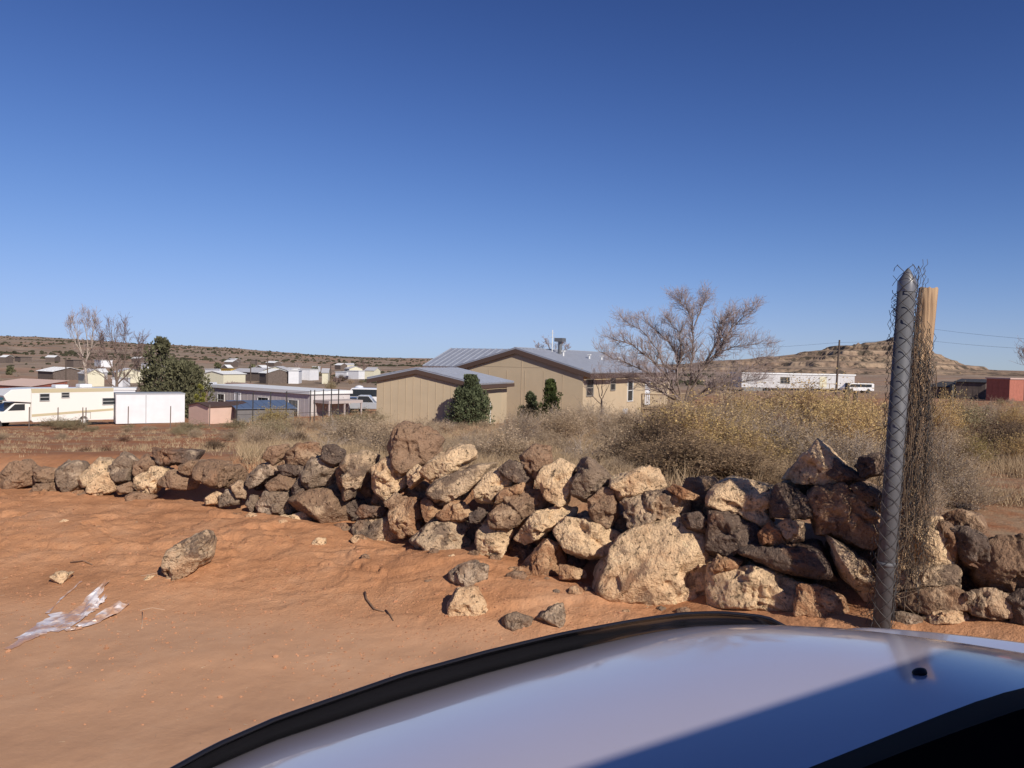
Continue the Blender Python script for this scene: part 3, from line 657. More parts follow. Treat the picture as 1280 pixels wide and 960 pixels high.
def shrub_mesh(name, kind, twk, seed, nst=70, nleaf=1500, lsz=.02, upright=.6, droop=0, tw=.006, hollow=.35):
    rg = np.random.default_rng(seed)
    # stems: unit dome (radius .5, height 1)
    base = np.stack([rg.normal(0, .05, nst), rg.normal(0, .05, nst), np.zeros(nst)], 1)
    az = rg.uniform(0, 6.283, nst); ph = rg.uniform(0, 1, nst)**upright*1.25
    R1 = rg.uniform(.65, 1.06, nst)*(1+.16*np.sin(az*3+seed)+.1*np.sin(az*5+2*seed))
    tip = np.stack([.5*np.sin(ph)*np.cos(az), .5*np.sin(ph)*np.sin(az), np.cos(ph)*.9+.08], 1)*R1[:, None]
    mid = base+(tip-base)*.5+np.stack([rg.normal(0, .03, nst), rg.normal(0, .03, nst), .06*np.ones(nst)], 1)
    parts = []
    w1 = np.full(nst, tw); parts.append((*ribbons(base, mid, w1*1.5, rg), 0)); parts.append((*ribbons(mid-.02*(mid-base), tip, w1, rg), 0))
    # side twigs
    k = 7; m_ = nst*k; idx = np.repeat(np.arange(nst), k); t = rg.uniform(.15, 1, m_)[:, None]
    s0 = mid[idx]*(1-t)+tip[idx]*t; dv = (tip-base)[idx]; dv /= np.linalg.norm(dv, axis=1)[:, None]
    s1 = s0+(dv*.7+rg.normal(0, .55, (m_, 3))+[0, 0, .25])*rg.uniform(.06, .2, m_)[:, None]
    parts.append((*ribbons(s0, s1, np.full(m_, tw*.55), rg), 0))
    s2 = s1[:, :]+(s1-s0)*.3+rg.normal(0, .045, (m_, 3)); parts.append((*ribbons(s0*.4+s1*.6, s2, np.full(m_, tw*.4), rg), 1))
    if nleaf:
        i = rg.integers(0, m_, nleaf); t = rg.uniform(.1, 1.1, nleaf)[:, None]
        pc = s0[i]*(1-t)+s2[i]*t+rg.normal(0, .018, (nleaf, 3)); pc[:, 2] = np.maximum(pc[:, 2], .01)
        parts.append((*leaves(pc, rg.uniform(.6, 1.3, nleaf)*lsz, rg), 1))
    V_, F_, Mi = join(parts); V_[:, 2] = np.maximum(V_[:, 2], -.05)
    me = mesh_np(name, V_, F_, False); me.polygons.foreach_set('material_index', Mi)
    me.materials.append(TW[twk]); me.materials.append(LM[kind]); return me
SH = {}
def protos(key, *a, **k): SH[key] = [shrub_mesh('shrub', *a, seed=sum(map(ord, key))+i, **k) for i in range(3)]
protos('gold', 'gold', 'dry', nst=130, nleaf=5200, lsz=.0125, tw=.0035)
protos('dry', 'dry', 'pale', nst=130, nleaf=3200, lsz=.014, tw=.004)
protos('pale', 'pale', 'pale', nst=150, nleaf=1700, lsz=.018, tw=.0045)
protos('sage', 'sage', 'dry', nst=100, nleaf=5000, lsz=.016, tw=.004)
protos('olive', 'olive', 'dry', nst=100, nleaf=5000, lsz=.016, tw=.004)
protos('dark', 'dark', 'dark', nst=150, nleaf=3000, lsz=.016, tw=.004)
protos('twig', 'dry', 'grey', nst=90, nleaf=500, lsz=.012, upright=.45, tw=.0045)
protos('rust', 'rust', 'dark', nst=70, nleaf=1200, lsz=.03, tw=.006)
protos('neardark', 'brown', 'dark', nst=240, nleaf=10000, lsz=.013, tw=.003)
protos('neargrey', 'dry', 'grey', nst=260, nleaf=4500, lsz=.012, tw=.003)
protos('nearpale', 'pale', 'pale', nst=260, nleaf=7000, lsz=.012, tw=.003)
rs = random.Random(7); NSH = [0]
def shrub(key, px, dep, w_, h_, label, group='shrubs of the dry field', cat='shrub', name='shrub'):
    p = at(px, dep); me = SH[key][NSH[0] % 3]; NSH[0] += 1
    o = link(name, me, None, loc=(p[0], p[1], p[2]-.03)); o.rotation_euler = (0, 0, rs.uniform(0, 6.28)); o.scale = (w_, w_*rs.uniform(.85, 1.15), h_)
    return tag(o, label, cat, group)
def hfor(px, dep, ytop):   # height that reaches image row ytop
    g = at(px, dep); return max(.1, EYE+(hor(px)-ytop)/FPX*dep-g[2])
# named ones
def S(key, px, dep, wpx, ytop, label): shrub(key, px, dep, wpx/FPX*dep, hfor(px, dep, ytop), label)
S('sage', 72, 42, 62, 522, 'round sage bush in front of the motorhome cab')
S('sage', 92, 40, 44, 524, 'low sage bush at the rear wheels of the motorhome')
S('sage', 238, 33, 46, 526, 'sage bush between the white box trailer and the pink shed')
S('olive', 342, 33, 52, 507, 'yellow green bush in front of the blue roofed lean-to')
S('pale', 372, 30, 40, 521, 'pale dry bush right of the yellow green bush')
S('sage', 298, 31, 44, 524, 'grey green bush at the right corner of the pink shed')
S('sage', 455, 34, 60, 512, 'low green bush left of the tan shed')
S('sage', 425, 31, 46, 516, 'greyish bush below the white porch of the long mobile home')
S('rust', 133, 11, 22, 556, 'small rusty dead weed on the wall crest at the left')
S('rust', 108, 10.5, 17, 564, 'tiny dark dead weed behind the left end of the wall')
S('rust', 155, 17, 20, 543, 'little brown weed alone on the bare red ground')
S('dark', 268, 11.5, 34, 546, 'dark dead brush behind the long streaked rock')
S('olive', 330, 9.5, 62, 560, 'yellowish low bush behind the wall left of the reddish rock')
S('twig', 412, 11, 92, 545, 'wide tan brush behind the cream topped crest boulder')
S('twig', 468, 11, 72, 540, 'grey brush just left of the tallest boulder')
S('dark', 374, 13, 36, 537, 'small dark branched bush in the tan brush left of the tallest boulder')
S('neargrey', 655, 17, 60, 512, 'bare branching grey bush in front of the pair of junipers')
S('twig', 746, 33, 70, 498, 'large leafless grey bush under the first window of the tan house')
S('twig', 700, 26, 60, 508, 'tangled tan bush right of the round juniper')
S('nearpale', 590, 9.5, 80, 548, 'pale round brush behind the pink topped slab')
S('nearpale', 640, 9, 90, 550, 'pale round brush behind the dust covered crest rock')
S('nearpale', 552, 11, 60, 545, 'pale brush just right of the tallest boulder')
S('neardark', 868, 7.8, 150, 540, 'dark brown leafy brush behind the half pink rock')
S('neardark', 930, 7.2, 130, 558, 'dark brown brush directly behind the rough cream boulder')
S('neardark', 812, 8.4, 70, 553, 'dark leafy bush behind the pointed grey rock')
S('neargrey', 905, 10, 130, 515, 'tall grey brush right of the dark leafy bush')
S('neargrey', 1062, 8.3, 120, 535, 'white twigged grey brush behind the dark cream capped rock')
S('neargrey', 985, 9.5, 150, 515, 'grey brown brush behind the peaked cream rock')
S('neargrey', 1178, 7.0, 110, 548, 'dark grey brush right behind the foot of the steel post')
S('neargrey', 1120, 8.6, 110, 545, 'twiggy brush seen on both sides of the steel post')
S('neardark', 1075, 6.2, 90, 585, 'dark twiggy brush between the large crackled rock and the steel post')
S('neargrey', 1150, 5.7, 80, 585, 'grey tangle of brush at the right foot of the wooden post')
S('neargrey', 1215, 6.6, 90, 590, 'grey twiggy brush above the dark pitted rock at the right')
S('neardark', 1010, 6.6, 90, 590, 'dark brush filling the wall crest behind the knobbly dark brown rock')
S('nearpale', 770, 7.6, 60, 572, 'dry tan brush behind the upright crest rocks left of the half pink rock')
S('gold', 1010, 17, 150, 480, 'widest golden topped bush below the white trailer')
S('gold', 925, 20, 78, 488, 'golden bush right of the bare tree trunk')
S('gold', 1075, 15, 90, 495, 'golden bush between the dark posts and the steel post')
S('gold', 1180, 18, 56, 492, 'golden green bush right of the wooden post')
S('olive', 1222, 12, 40, 540, 'yellow green clump of tall grass at the right')
S('sage', 1210, 22, 70, 500, 'sage bush below the dark sheds at the right')
S('dark', 1268, 18, 26, 528, 'small dark green bush at the right edge')
S('twig', 1258, 30, 70, 505, 'grey bush in front of the red shed')
S('twig', 985, 26, 90, 488, 'grey bush under the middle of the white trailer')
S('twig', 870, 26, 70, 503, 'brush at the foot of the bare tree')
# scattered ones
def region(n, px0, px1, d0, d1, keys, h0, h1, label, wf=1.5, avoid=None):
    k = 0
    for _ in range(n*6):
        if k >= n: break
        px = rs.uniform(px0, px1); d = d0*math.exp(rs.random()*math.log(d1/d0))
        if (470 < px < 640 and 34 < d < 47) or (565 < px < 860 and d > 41) : continue
        if avoid and avoid(px, d): continue
        h_ = rs.uniform(h0, h1); shrub(rs.choice(keys), px, d, h_*wf*rs.uniform(.8, 1.3), h_, label); k += 1
region(56, 800, 1300, 9, 26, ['gold', 'twig', 'dry', 'dark', 'gold', 'gold', 'rust', 'dry'], .3, 1.05, 'one of the crowded brown and gold bushes right of the bare tree', avoid=lambda p, d: p > 1190 and d < 12)
region(40, 880, 1400, 26, 75, ['gold', 'twig', 'sage', 'dry'], .5, 1.1, 'one of the small far bushes below the white trailer and the dark sheds')
region(46, 480, 800, 8.5, 30, ['pale', 'dry', 'twig', 'pale', 'dry'], .2, .5, 'one of the low tan tufts of brush between the wall and the tan buildings', 1.7)
region(26, 640, 860, 18, 40, ['twig', 'dry', 'dry', 'pale'], .45, .9, 'one of the tan bushes in front of the long side of the tan house')
region(30, 300, 480, 10, 40, ['pale', 'sage', 'dry', 'twig'], .25, .6, 'one of the tan and sage bushes left of the tan shed', 1.7)
region(22, -40, 300, 16, 46, ['dry', 'sage', 'pale'], .12, .3, 'one of the low weeds on the open red ground at the left', 2.2)
region(34, -60, 470, 75, 260, ['sage', 'twig', 'dark', 'dry'], .8, 2.0, 'one of the bushes scattered between the far left houses', 1.5)
# dry grass and litter: countless blades, one object
rng = np.random.default_rng(21)
def tufts(n, px0, px1, d0, d1, nb, hh, dens):
    px = rng.uniform(px0, px1, n); d = d0*np.exp(rng.uniform(0, 1, n)*math.log(d1/d0)); x = (px-640)/FPX*d
    kp = dens(px, d, fbm(x/1.6, d/1.6, seed=71, o=3)+rng.uniform(-.35, .35, n)); x = x[kp]; d = d[kp]
    t, _ = zones(x, d); k2 = t > .55; x = x[k2]; d = d[k2]; z = ground_rel(x, d)+EYE
    m_ = len(x); idx = np.repeat(np.arange(m_), nb); N_ = m_*nb
    hgt = np.repeat(rng.uniform(.5, 1.3, m_), nb)*rng.uniform(.5, 1.1, N_)*hh*(1+.008*d[idx])
    p0 = np.stack([x[idx]+rng.normal(0, .035, N_), d[idx]+rng.normal(0, .035, N_), z[idx]-.01], 1)
    p1 = p0+np.stack([rng.normal(0, .42, N_)*hgt, rng.normal(0, .42, N_)*hgt, hgt], 1)
    return ribbons(p0, p1, .0022+.00016*d[idx], rng)
g1 = tufts(9000, 300, 900, 6.3, 30, 9, .15, lambda p, d, f: f > -.25-.0*d)
g2 = tufts(6500, 830, 1340, 6.6, 30, 9, .24, lambda p, d, f: (f > -.1) & ~((p > 1190) & (d < 11) & (f < .28)))
g3 = tufts(2600, -40, 330, 9, 40, 7, .08, lambda p, d, f: f > .12)
g4 = tufts(5000, 300, 1340, 28, 80, 6, .22, lambda p, d, f: f > -.15)
V_, F_, Mi = join([(*g1, 0), (*g2, 0), (*g3, 0), (*g4, 0)])
tag(link('dry_grass', mesh_np('dry_grass', V_, F_, False), leafmat('grass_blade', (.52, .38, .235), .25, .4)), 'dry straw coloured grass covering the field behind the wall', 'grass', kind='stuff')

# ------------------------------------------------------------ trees
BARK = mat('bark', (.17, .125, .10), .95, var=.3, scale=12, bump=.4, bscale=60)
PALEB = mat('pale_bark', (.42, .35, .29), .9, var=.3, scale=8)
TWG = mat('twig_bark', (.27, .19, .165), .95, var=.15)
TWP = mat('pale_twig_bark', (.38, .295, .27), .95, var=.15)
def grow(mbs, p, d, L, r, lvl, rg, up=.12, spread=.55, split=(2, 4), lim=.0035):
    """recursive branching; mbs = (branch mesh, twig mesh)"""
    n_ = 4 if lvl > 0 else 3; pts = [p]; q = p.copy(); dd_ = d/np.linalg.norm(d)
    for i in range(n_):
        dd_ = dd_+np.array(rg.normal(0, .13, 3))+np.array([0, 0, up*.35]); dd_ /= np.linalg.norm(dd_); q = q+dd_*L/n_; pts.append(q)
    rad = [max(lim, r*(1-.5*i/n_)) for i in range(n_+1)]
    mbs[1 if lvl <= 1 else 0].tube(pts, rad, 3 if lvl <= 2 else 5)
    if lvl <= 0: return
    m_ = rg.integers(split[0], split[1]+1)+(1 if lvl <= 2 else 0)
    for k in range(m_):
        t = rg.uniform(.3, 1) if k else 1.0
        i = min(n_-1, int(t*n_)); a = t*n_-i; pp = pts[i]*(1-a)+pts[min(i+1, n_)]*a
        nd_ = dd_+rg.normal(0, spread, 3); nd_[2] += up; nd_ /= np.linalg.norm(nd_)
        grow(mbs, pp, nd_, L*rg.uniform(.58, .85), r*.55, lvl-1, rg, up, spread, split, lim)
def bare_tree(label, px, dep, limbs, lvl, seed, name='bare_tree', L=.9, r=.05, bark=BARK, twig=TWG, up=.12, group=None, trunk=None, yoff=.9, lim=.0035, spread=.5, dens=2, ys=1):
    limbs = [[(x, 505-(505-y)*ys) if ys != 1 else (x, y) for x, y in l_] for l_ in limbs]
    rg = np.random.default_rng(seed); b = at(px, dep)
    root = empty(name, b.tolist(), 0, label, 'tree', group)
    tk = MB(); br = MB(); tw = MB()
    tr = [P(x, y, dep) for x, y in trunk]; tr[0][2] = b[2]-.3; tk.tube(tr, np.linspace(r*2.6, r*1.7, len(tr)), 8)
    for li, lm in enumerate(limbs):
        off = rg.uniform(-yoff, yoff); n_ = len(lm)
        pts = [P(x, y, dep+off*i/(n_-1)) for i, (x, y) in enumerate(lm)]
        # smooth subdivide
        q = [];
        for i in range(n_-1):
            for s_ in (0, .34, .67): q.append(pts[i]*(1-s_)+pts[i+1]*s_+rg.normal(0, .03 if s_ else 0, 3)*min(1, r*20))
        q.append(pts[-1]); R0_ = r*rg.uniform(.8, 1.25); rad = np.linspace(R0_, max(lim*1.6, R0_*.22), len(q)); br.tube(q, rad, 6)
        for i in range(2, len(q)):
            d = q[i]-q[i-1]; d /= np.linalg.norm(d); fr = i/len(q)
            for _ in range(dens if fr > .5 else max(1, dens-1)):
                nd_ = d+rg.normal(0, .5, 3); nd_[2] += up
                grow((br, tw), q[i], nd_, L*rg.uniform(.55, 1.0)*(1.1-.45*fr), rad[i]*.5, lvl, rg, up, spread, lim=lim)
        grow((br, tw), q[-1], d, L*.7, rad[-1], lvl, rg, up, spread, lim=lim)
    for o_, nm, mt in ((tk, 'trunk', bark), (br, 'branches', bark), (tw, 'twigs', twig)):
        for i, v in enumerate(o_.v): o_.v[i] = (v[0]-b[0], v[1]-b[1], v[2]-b[2])
        if o_.v: o_.build(nm, mt, root, True)
    return root
bare_tree('big spreading leafless tree right of the tan house', 852, 34, [
 [(852, 503), (835, 484), (810, 463), (782, 449), (757, 438)],
 [(851, 500), (836, 472), (822, 432), (800, 404), (782, 394)],
 [(850, 498), (846, 470), (846, 440), (834, 420), (808, 396)],
 [(855, 505), (864, 468), (866, 424), (865, 392), (855, 374), (846, 365)],
 [(866, 405), (876, 380), (879, 364)],
 [(860, 500), (873, 464), (895, 437), (910, 412), (925, 392), (941, 379)],
 [(858, 503), (885, 485), (920, 464), (958, 444)],
 [(878, 460), (900, 434), (925, 427), (953, 424)],
 [(862, 500), (890, 488), (925, 476), (947, 473)],
 [(848, 500), (828, 490), (808, 478), (785, 470)],
 [(846, 470), (852, 440), (850, 410), (838, 396)],
 [(836, 470), (815, 446), (790, 425), (768, 418)],
 [(880, 452), (898, 420), (900, 398), (912, 386)]], 2, 3, L=.66, r=.045, trunk=[(853, 520), (852, 510), (851, 500)], lim=.0032, twig=TWP, dens=7, ys=.93)
bare_tree('pale trunked leafless poplar behind the motorhome', 107, 95, [
 [(107, 465), (103, 445), (98, 425), (92, 405)], [(107, 458), (110, 438), (108, 418), (104, 402)], [(107, 452), (115, 435), (116, 415), (118, 405)], [(104, 445), (95, 430), (88, 410)]],
 2, 5, name='poplar_tree', L=1.5, r=.09, bark=PALEB, twig=TWP, up=.3, trunk=[(108, 500), (108, 480), (107, 460)], lim=.011)
bare_tree('reddish leafless tree between the poplar and the tall conifer', 146, 88, [
 [(146, 480), (140, 460), (132, 440), (126, 430)], [(146, 475), (147, 450), (142, 430), (140, 420)], [(146, 478), (155, 455), (158, 435), (156, 420)], [(147, 480), (162, 465), (172, 450), (176, 440)], [(144, 484), (128, 470), (118, 462)]],
 2, 6, L=1.9, r=.09, twig=mat('red_twig_bark', (.22, .15, .13), .95), up=.2, trunk=[(146, 496), (146, 488), (146, 478)], lim=.012)
bare_tree('leafless tree rising behind the roof of the tan house', 689, 74, [
 [(689, 450), (682, 442), (674, 434)], [(689, 446), (688, 437), (684, 429)], [(690, 448), (696, 438), (702, 432)], [(691, 450), (702, 442), (708, 437)]],
 2, 7, L=.6, r=.06, up=.2, trunk=[(689, 490), (689, 470), (689, 450)], twig=TWP, lim=.009)
bare_tree('leafless sapling in front of the wall corner of the tan house', 752, 36, [
 [(752, 500), (746, 482), (742, 468)], [(752, 495), (753, 478), (751, 464)], [(753, 498), (760, 484), (762, 470)], [(751, 505), (738, 492), (730, 480)]],
 1, 8, L=.45, r=.022, up=.35, trunk=[(752, 518), (752, 508), (752, 498)], twig=TWP, yoff=.3, lim=.004)
bare_tree('leafless tree cut off by the right edge of the photo', 1296, 60, [
 [(1296, 480), (1290, 460), (1284, 440)], [(1296, 475), (1294, 450), (1292, 425)], [(1296, 478), (1303, 455), (1306, 435)], [(1293, 470), (1286, 452), (1279, 447)]],
 2, 9, L=1.0, r=.06, up=.3, trunk=[(1296, 505), (1296, 490), (1296, 478)], lim=.008)
bare_tree('low spreading reddish bare tree at the foot of the tall conifer', 172, 90, [
 [(172, 492), (165, 482), (158, 474)], [(172, 490), (174, 478), (172, 466)], [(172, 492), (182, 482), (190, 474)]],
 2, 10, L=1.5, r=.06, twig=mat('red_twig_bark'), up=.2, trunk=[(172, 500), (172, 496), (172, 490)], lim=.011)

def conifer(label, px, dep, ytop, wpx, mat_leaf, prof, seed, n=9000, name='juniper_tree', clump=110, lsz=.07, ybase=None, group=None):
    rg = np.random.default_rng(seed); b = at(px, dep); H = EYE+(hor(px)-ytop)/FPX*dep-b[2]; W = wpx/FPX*dep/2
    root = empty(name, b.tolist(), 0, label, 'tree', group)
    tk = MB(); tk.tube([(0, 0, -.2), (.03, 0, H*.4), (0, .02, H*.85)], [W*.12, W*.07, W*.02], 7)
    # clumps spread through the crown
    ch = rg.uniform(0.03, .97, clump); rad = np.array([np.interp(c, [p[0] for p in prof], [p[1] for p in prof]) for c in ch])*W
    ca = rg.uniform(0, 6.283, clump); cr = rad*rg.uniform(.25, .95, clump)
    cc = np.stack([cr*np.cos(ca), cr*np.sin(ca), ch*H], 1); cs = (.16*W+.20*rad)*rg.uniform(.7, 1.3, clump)
    for k in range(0, clump, 2): tk.tube([(0, 0, max(.05, cc[k][2]-cr[k]*.8)), cc[k]], [W*.025, W*.008], 3)
    i = rg.integers(0, clump, n); dv = rg.normal(0, 1, (n, 3)); dv /= np.linalg.norm(dv, axis=1)[:, None]
    pc = cc[i]+dv*(cs[i]*rg.uniform(.3, 1, n)**.6)[:, None]*np.array([1, 1, 1.25]); pc[:, 2] = np.clip(pc[:, 2], .02, H)
    v, f = leaves(pc, rg.uniform(.6, 1.3, n)*lsz, rg, 2.0, dirs=dv+np.array([0, 0, .8]))
    tk.build('trunk', BARK, root, True)
    link('crown', mesh_np('crown', v, f, False), mat_leaf, root); return root
JG = leafmat('juniper_green', (.10, .115, .060), .12, .45); JD = leafmat('conifer_dark', (.13, .125, .07), .12, .45); JY = leafmat('arborvitae_green', (.095, .12, .040), .12, .35)
cone = [(0, .75), (.15, 1), (.45, .78), (.75, .42), (1, .06)]
conifer('broad conical juniper against the wall of the tan shed', 588, 35.5, 469, 58, JG, cone, 31, n=13000, clump=85, lsz=.06)
conifer('dense upright oval juniper near the corner of the tan house', 688, 38, 474, 31, JY, [(0, .5), (.2, .9), (.5, 1), (.8, .7), (1, .1)], 32, n=8500, clump=60, lsz=.05)
conifer('smaller dark juniper left of the upright oval one', 664, 40, 489, 32, JG, cone, 33, n=5200, clump=36, lsz=.055)
conifer('tall open conifer behind the white box trailer', 200, 80, 422, 50, JD, [(0, .9), (.3, 1), (.55, .85), (.78, .75), (.88, .35), (1, .28)], 34, n=3600, name='pine_tree', clump=60, lsz=.19)
conifer('wide dark green tree between the white box trailer and the long mobile home', 228, 72, 452, 66, JD, [(0, .8), (.3, 1), (.6, .95), (.85, .6), (1, .25)], 35, n=8500, name='evergreen_tree', clump=120, lsz=.17)
conifer('yellow green shrubby tree behind the pink shed', 251, 66, 478, 14, leafmat('yellow_green', (.26, .25, .06), .2, .3), [(0, .8), (.5, 1), (1, .4)], 36, n=2500, name='small_tree', clump=30, lsz=.10)

# far trees and thickets of the settlement
rs = random.Random(19)
for i in range(26):
    px = rs.uniform(-20, 475); dep = rs.uniform(110, 330)
    if 95 < px < 185 and dep < 140: continue
    hgt = rs.uniform(7, 16)*rs.choice([.7, 1, 1])
    g0 = at(px, dep); yb = hor(px)-(g0[2]-EYE)/dep*FPX
    if i % 3 == 0:
        conifer('small dark far tree standing among the settlement houses', px, dep, yb-hgt, hgt*rs.uniform(.9, 1.6), JD, [(0, .8), (.4, 1), (.8, .7), (1, .2)], 100+i, n=260, name='small_tree', clump=16, lsz=.55, group='far trees of the settlement')
    else:
        k = hgt/14
        bare_tree('small leafless far tree standing among the settlement houses', px, dep, [[(px, yb-3*k), (px-3*k, yb-8*k), (px-5*k, yb-12*k)], [(px, yb-3*k), (px+1, yb-9*k), (px, yb-14*k)], [(px, yb-3*k), (px+4*k, yb-8*k), (px+6*k, yb-11*k)]], 1, 200+i, L=.9*k*dep/200+.5, r=.10, twig=mat('red_twig_bark') if i % 2 else TWP, up=.3, trunk=[(px, yb+1), (px, yb-1.5*k), (px, yb-3*k)], lim=.03, dens=3, group='far leafless trees of the settlement')
# ------------------------------------------------------------ buildings
TAN = mat('tan_siding', (.50, .395, .265), .85, var=.06, scale=1.2)
FASCIA = mat('brown_fascia', (.085, .052, .04), .7)
ROOFM = mat('steel_roof', (.40, .42, .47), .42, metal=.35, var=.08, scale=2)
WHITE = mat('white_panel', (.68, .68, .70), .55, var=.06, scale=1.5)
CREAMP = mat('cream_panel', (.62, .58, .44), .7, var=.05)
GLASS = mat('dark_glass', (.03, .035, .04), .12, spec=.6)
FRAME = mat('window_frame', (.30, .27, .23), .6)
WFRAME = mat('white_frame', (.68, .68, .66), .6)
DARK = mat('dark_steel', (.045, .042, .04), .7)
GREYW = mat('grey_siding', (.50, .46, .45), .75, var=.07, scale=1.2)
PINK = mat('pink_siding', (.60, .42, .34), .8, var=.06, scale=2)
RED = mat('red_boards', (.26, .085, .055), .85, var=.25, scale=3)
BROWN = mat('weathered_boards', (.13, .10, .085), .9, var=.3, scale=3)
WOOD = mat('old_wood', (.32, .24, .16), .9, var=.25, scale=9)
def window(root, x0, x1, z0, z1, face='f', W=0, L=0, fm=None, mull=True, fr=.05):
    """face f: y=0 plane looking -y; r: x=W plane; l: x=0 plane."""
    def mp(a, dep, z):
        return (a, -dep, z) if face == 'f' else ((W+dep, a, z) if face == 'r' else (-dep, a, z))
    def bx(mb, a0, a1, d0, d1, zz0, zz1):
        p = [mp(a0, d0, zz0), mp(a1, d0, zz0), mp(a1, d1, zz0), mp(a0, d1, zz0)]; q = [(c[0], c[1], z) for c, z in zip(p, [zz1]*4)]
        mb.hexa(p+q)
    w_ = MB(); bx(w_, x0-fr, x0, -.01, .05, z0-fr, z1+fr); bx(w_, x1, x1+fr, -.01, .05, z0-fr, z1+fr); bx(w_, x0, x1, -.01, .05, z1, z1+fr); bx(w_, x0, x1, -.01, .07, z0-fr, z0)
    if mull: zm = (z0+z1)/2; bx(w_, x0, x1, .012, .035, zm-.02, zm+.02)
    wo = w_.build('window', fm or FRAME, root); g = MB(); bx(g, x0, x1, .002, .010, z0, z1); g.build('pane', GLASS, wo); return wo
def door(root, x0, x1, z0, z1, face='f', W=0, m=None):
    def mp(a, dep, z): return (a, -dep, z) if face == 'f' else (W+dep, a, z)
    d = MB()
    for (a0, a1, e, zz0, zz1) in ((x0, x1, .03, z0, z1), (x0-.06, x0, .05, z0, z1), (x1, x1+.06, .05, z0, z1), (x0-.06, x1+.06, .05, z1, z1+.06), (x0+.15, x1-.15, .045, z0+.2, (z0+z1)/2-.05), (x0+.15, x1-.15, .045, (z0+z1)/2+.05, z1-.15)):
        p = [mp(a0, -.01, zz0), mp(a1, -.01, zz0), mp(a1, e, zz0), mp(a0, e, zz0)]; d.hexa(p+[(c[0], c[1], zz1) for c in p])
    o = d.build('door', m or WHITE, root); h = MB(); c = mp(x1-.09, .06, (z0+z1)/2); h.box(c[0]-.03, c[0]+.03, c[1]-.03, c[1]+.03, c[2]-.03, c[2]+.03); h.build('handle', DARK, o); return o
def roof_slope(mb, a, b, c, d, th=.07, rib=.4, rh=.035):
    """a,b along the ridge, d,c along the eave (a-d and b-c are the rakes)"""
    a, b, c, d = [np.array(q, float) for q in (a, b, c, d)]; nn = np.cross(b-a, d-a); nn /= np.linalg.norm(nn)
    if nn[2] < 0: nn = -nn
    mb.hexa([a-nn*th, b-nn*th, c-nn*th, d-nn*th, a, b, c, d])
    n_ = int(np.linalg.norm(b-a)/rib); e = (b-a)/np.linalg.norm(b-a)*.025
    for i in range(n_+1):
        t = (i+.02)/(n_+.04); p = a+(b-a)*t; q = d+(c-d)*t
        mb.hexa([p-e+nn*.001, p+e+nn*.001, q+e+nn*.001, q-e+nn*.001, p-e*.5+nn*rh, p+e*.5+nn*rh, q+e*.5+nn*rh, q-e*.5+nn*rh])
def frame_at(pxa, da, pxb, db, sink=.15, pts=None):
    A = at(pxa, da); B = at(pxb, db); W = math.hypot(B[0]-A[0], B[1]-A[1]); yaw = math.atan2(B[1]-A[1], B[0]-A[0])
    return A, B, W, yaw
def siding(mb, W, H, step=.4, y=0, x0=0):   # batten lines on the front face
    x = x0+step
    while x < x0+W-.05: mb.box(x-.012, x+.012, y-.012, y-.001, .02, H(x)-.02 if callable(H) else H-.02); x += step

# --- tan shed with a gable front
A = at(471, 38.6); B = at(592, 36.9); W = math.hypot(B[0]-A[0], B[1]-A[1]); yaw = math.atan2(B[1]-A[1], B[0]-A[0]); z0 = EYE+(hor(500)-529)/FPX*38-.3
root = empty('shed', (A[0], A[1], z0), yaw, 'tan gable fronted shed with a metal roof and brown fascia behind the wall', 'shed')
zl = EYE+(hor(471)-473)/FPX*38.6-z0; zr_ = EYE+(hor(592)-480.5)/FPX*36.9-z0; zp = EYE+(hor(520)-463)/FPX*37.9-z0; xp = W*(520-471)/(592-471)*1.05; Ls = 4.8
wl = MB(); wl.prism([(0, 0), (W, 0), (W, zr_), (xp, zp), (0, zl)], 0, Ls); 
hf = lambda x: (zl+(zp-zl)*x/xp) if x < xp else (zp+(zr_-zp)*(x-xp)/(W-xp)); siding(wl, W, hf, .405)
wl.build('wall', TAN, root)
rf = MB(); ov = .12
def rp(x, y, dz=0): return (x, y, hf(min(max(x, 0), W))+dz+((x-W)*(zr_-zp)/(W-xp) if x > W else (x*(zp-zl)/xp if x < 0 else 0)))
roof_slope(rf, rp(xp, -ov, .12), rp(xp, Ls+ov, .12), rp(W+.35, Ls+ov, .12), rp(W+.35, -ov, .12)); roof_slope(rf, rp(xp, -ov, .12), rp(xp, Ls+ov, .12), rp(-.5, Ls+ov, .12), rp(-.5, -ov, .12))
rf.build('roof', ROOFM, root)
fc = MB()
for (xa, xb) in ((xp, W+.35), (-.5, xp)):
    a = rp(xa, -ov-.03, .045); b = rp(xb, -ov-.03, .045); fc.hexa([(a[0], a[1], a[2]-.2), (b[0], b[1], b[2]-.2), (b[0], b[1]+.03, b[2]-.2), (a[0], a[1]+.03, a[2]-.2), a, b, (b[0], b[1]+.03, b[2]), (a[0], a[1]+.03, a[2])])
e = rp(W+.35, 0, .03); fc.box(W+.35, W+.38, -ov, Ls+ov, e[2]-.17, e[2]+.01); fc.build('fascia', FASCIA, root)
pn = MB(); pn.box(W+.002, W+.02, .5, 3.9, .1, zr_-.25); pn.build('side_panel', mat('pale_tan', (.47, .38, .26), .85), root)
dn = MB(); dn.box(W+.021, W+.06, 2.2, 2.25, .1, zr_-.9); dn.build('conduit', WFRAME, root)

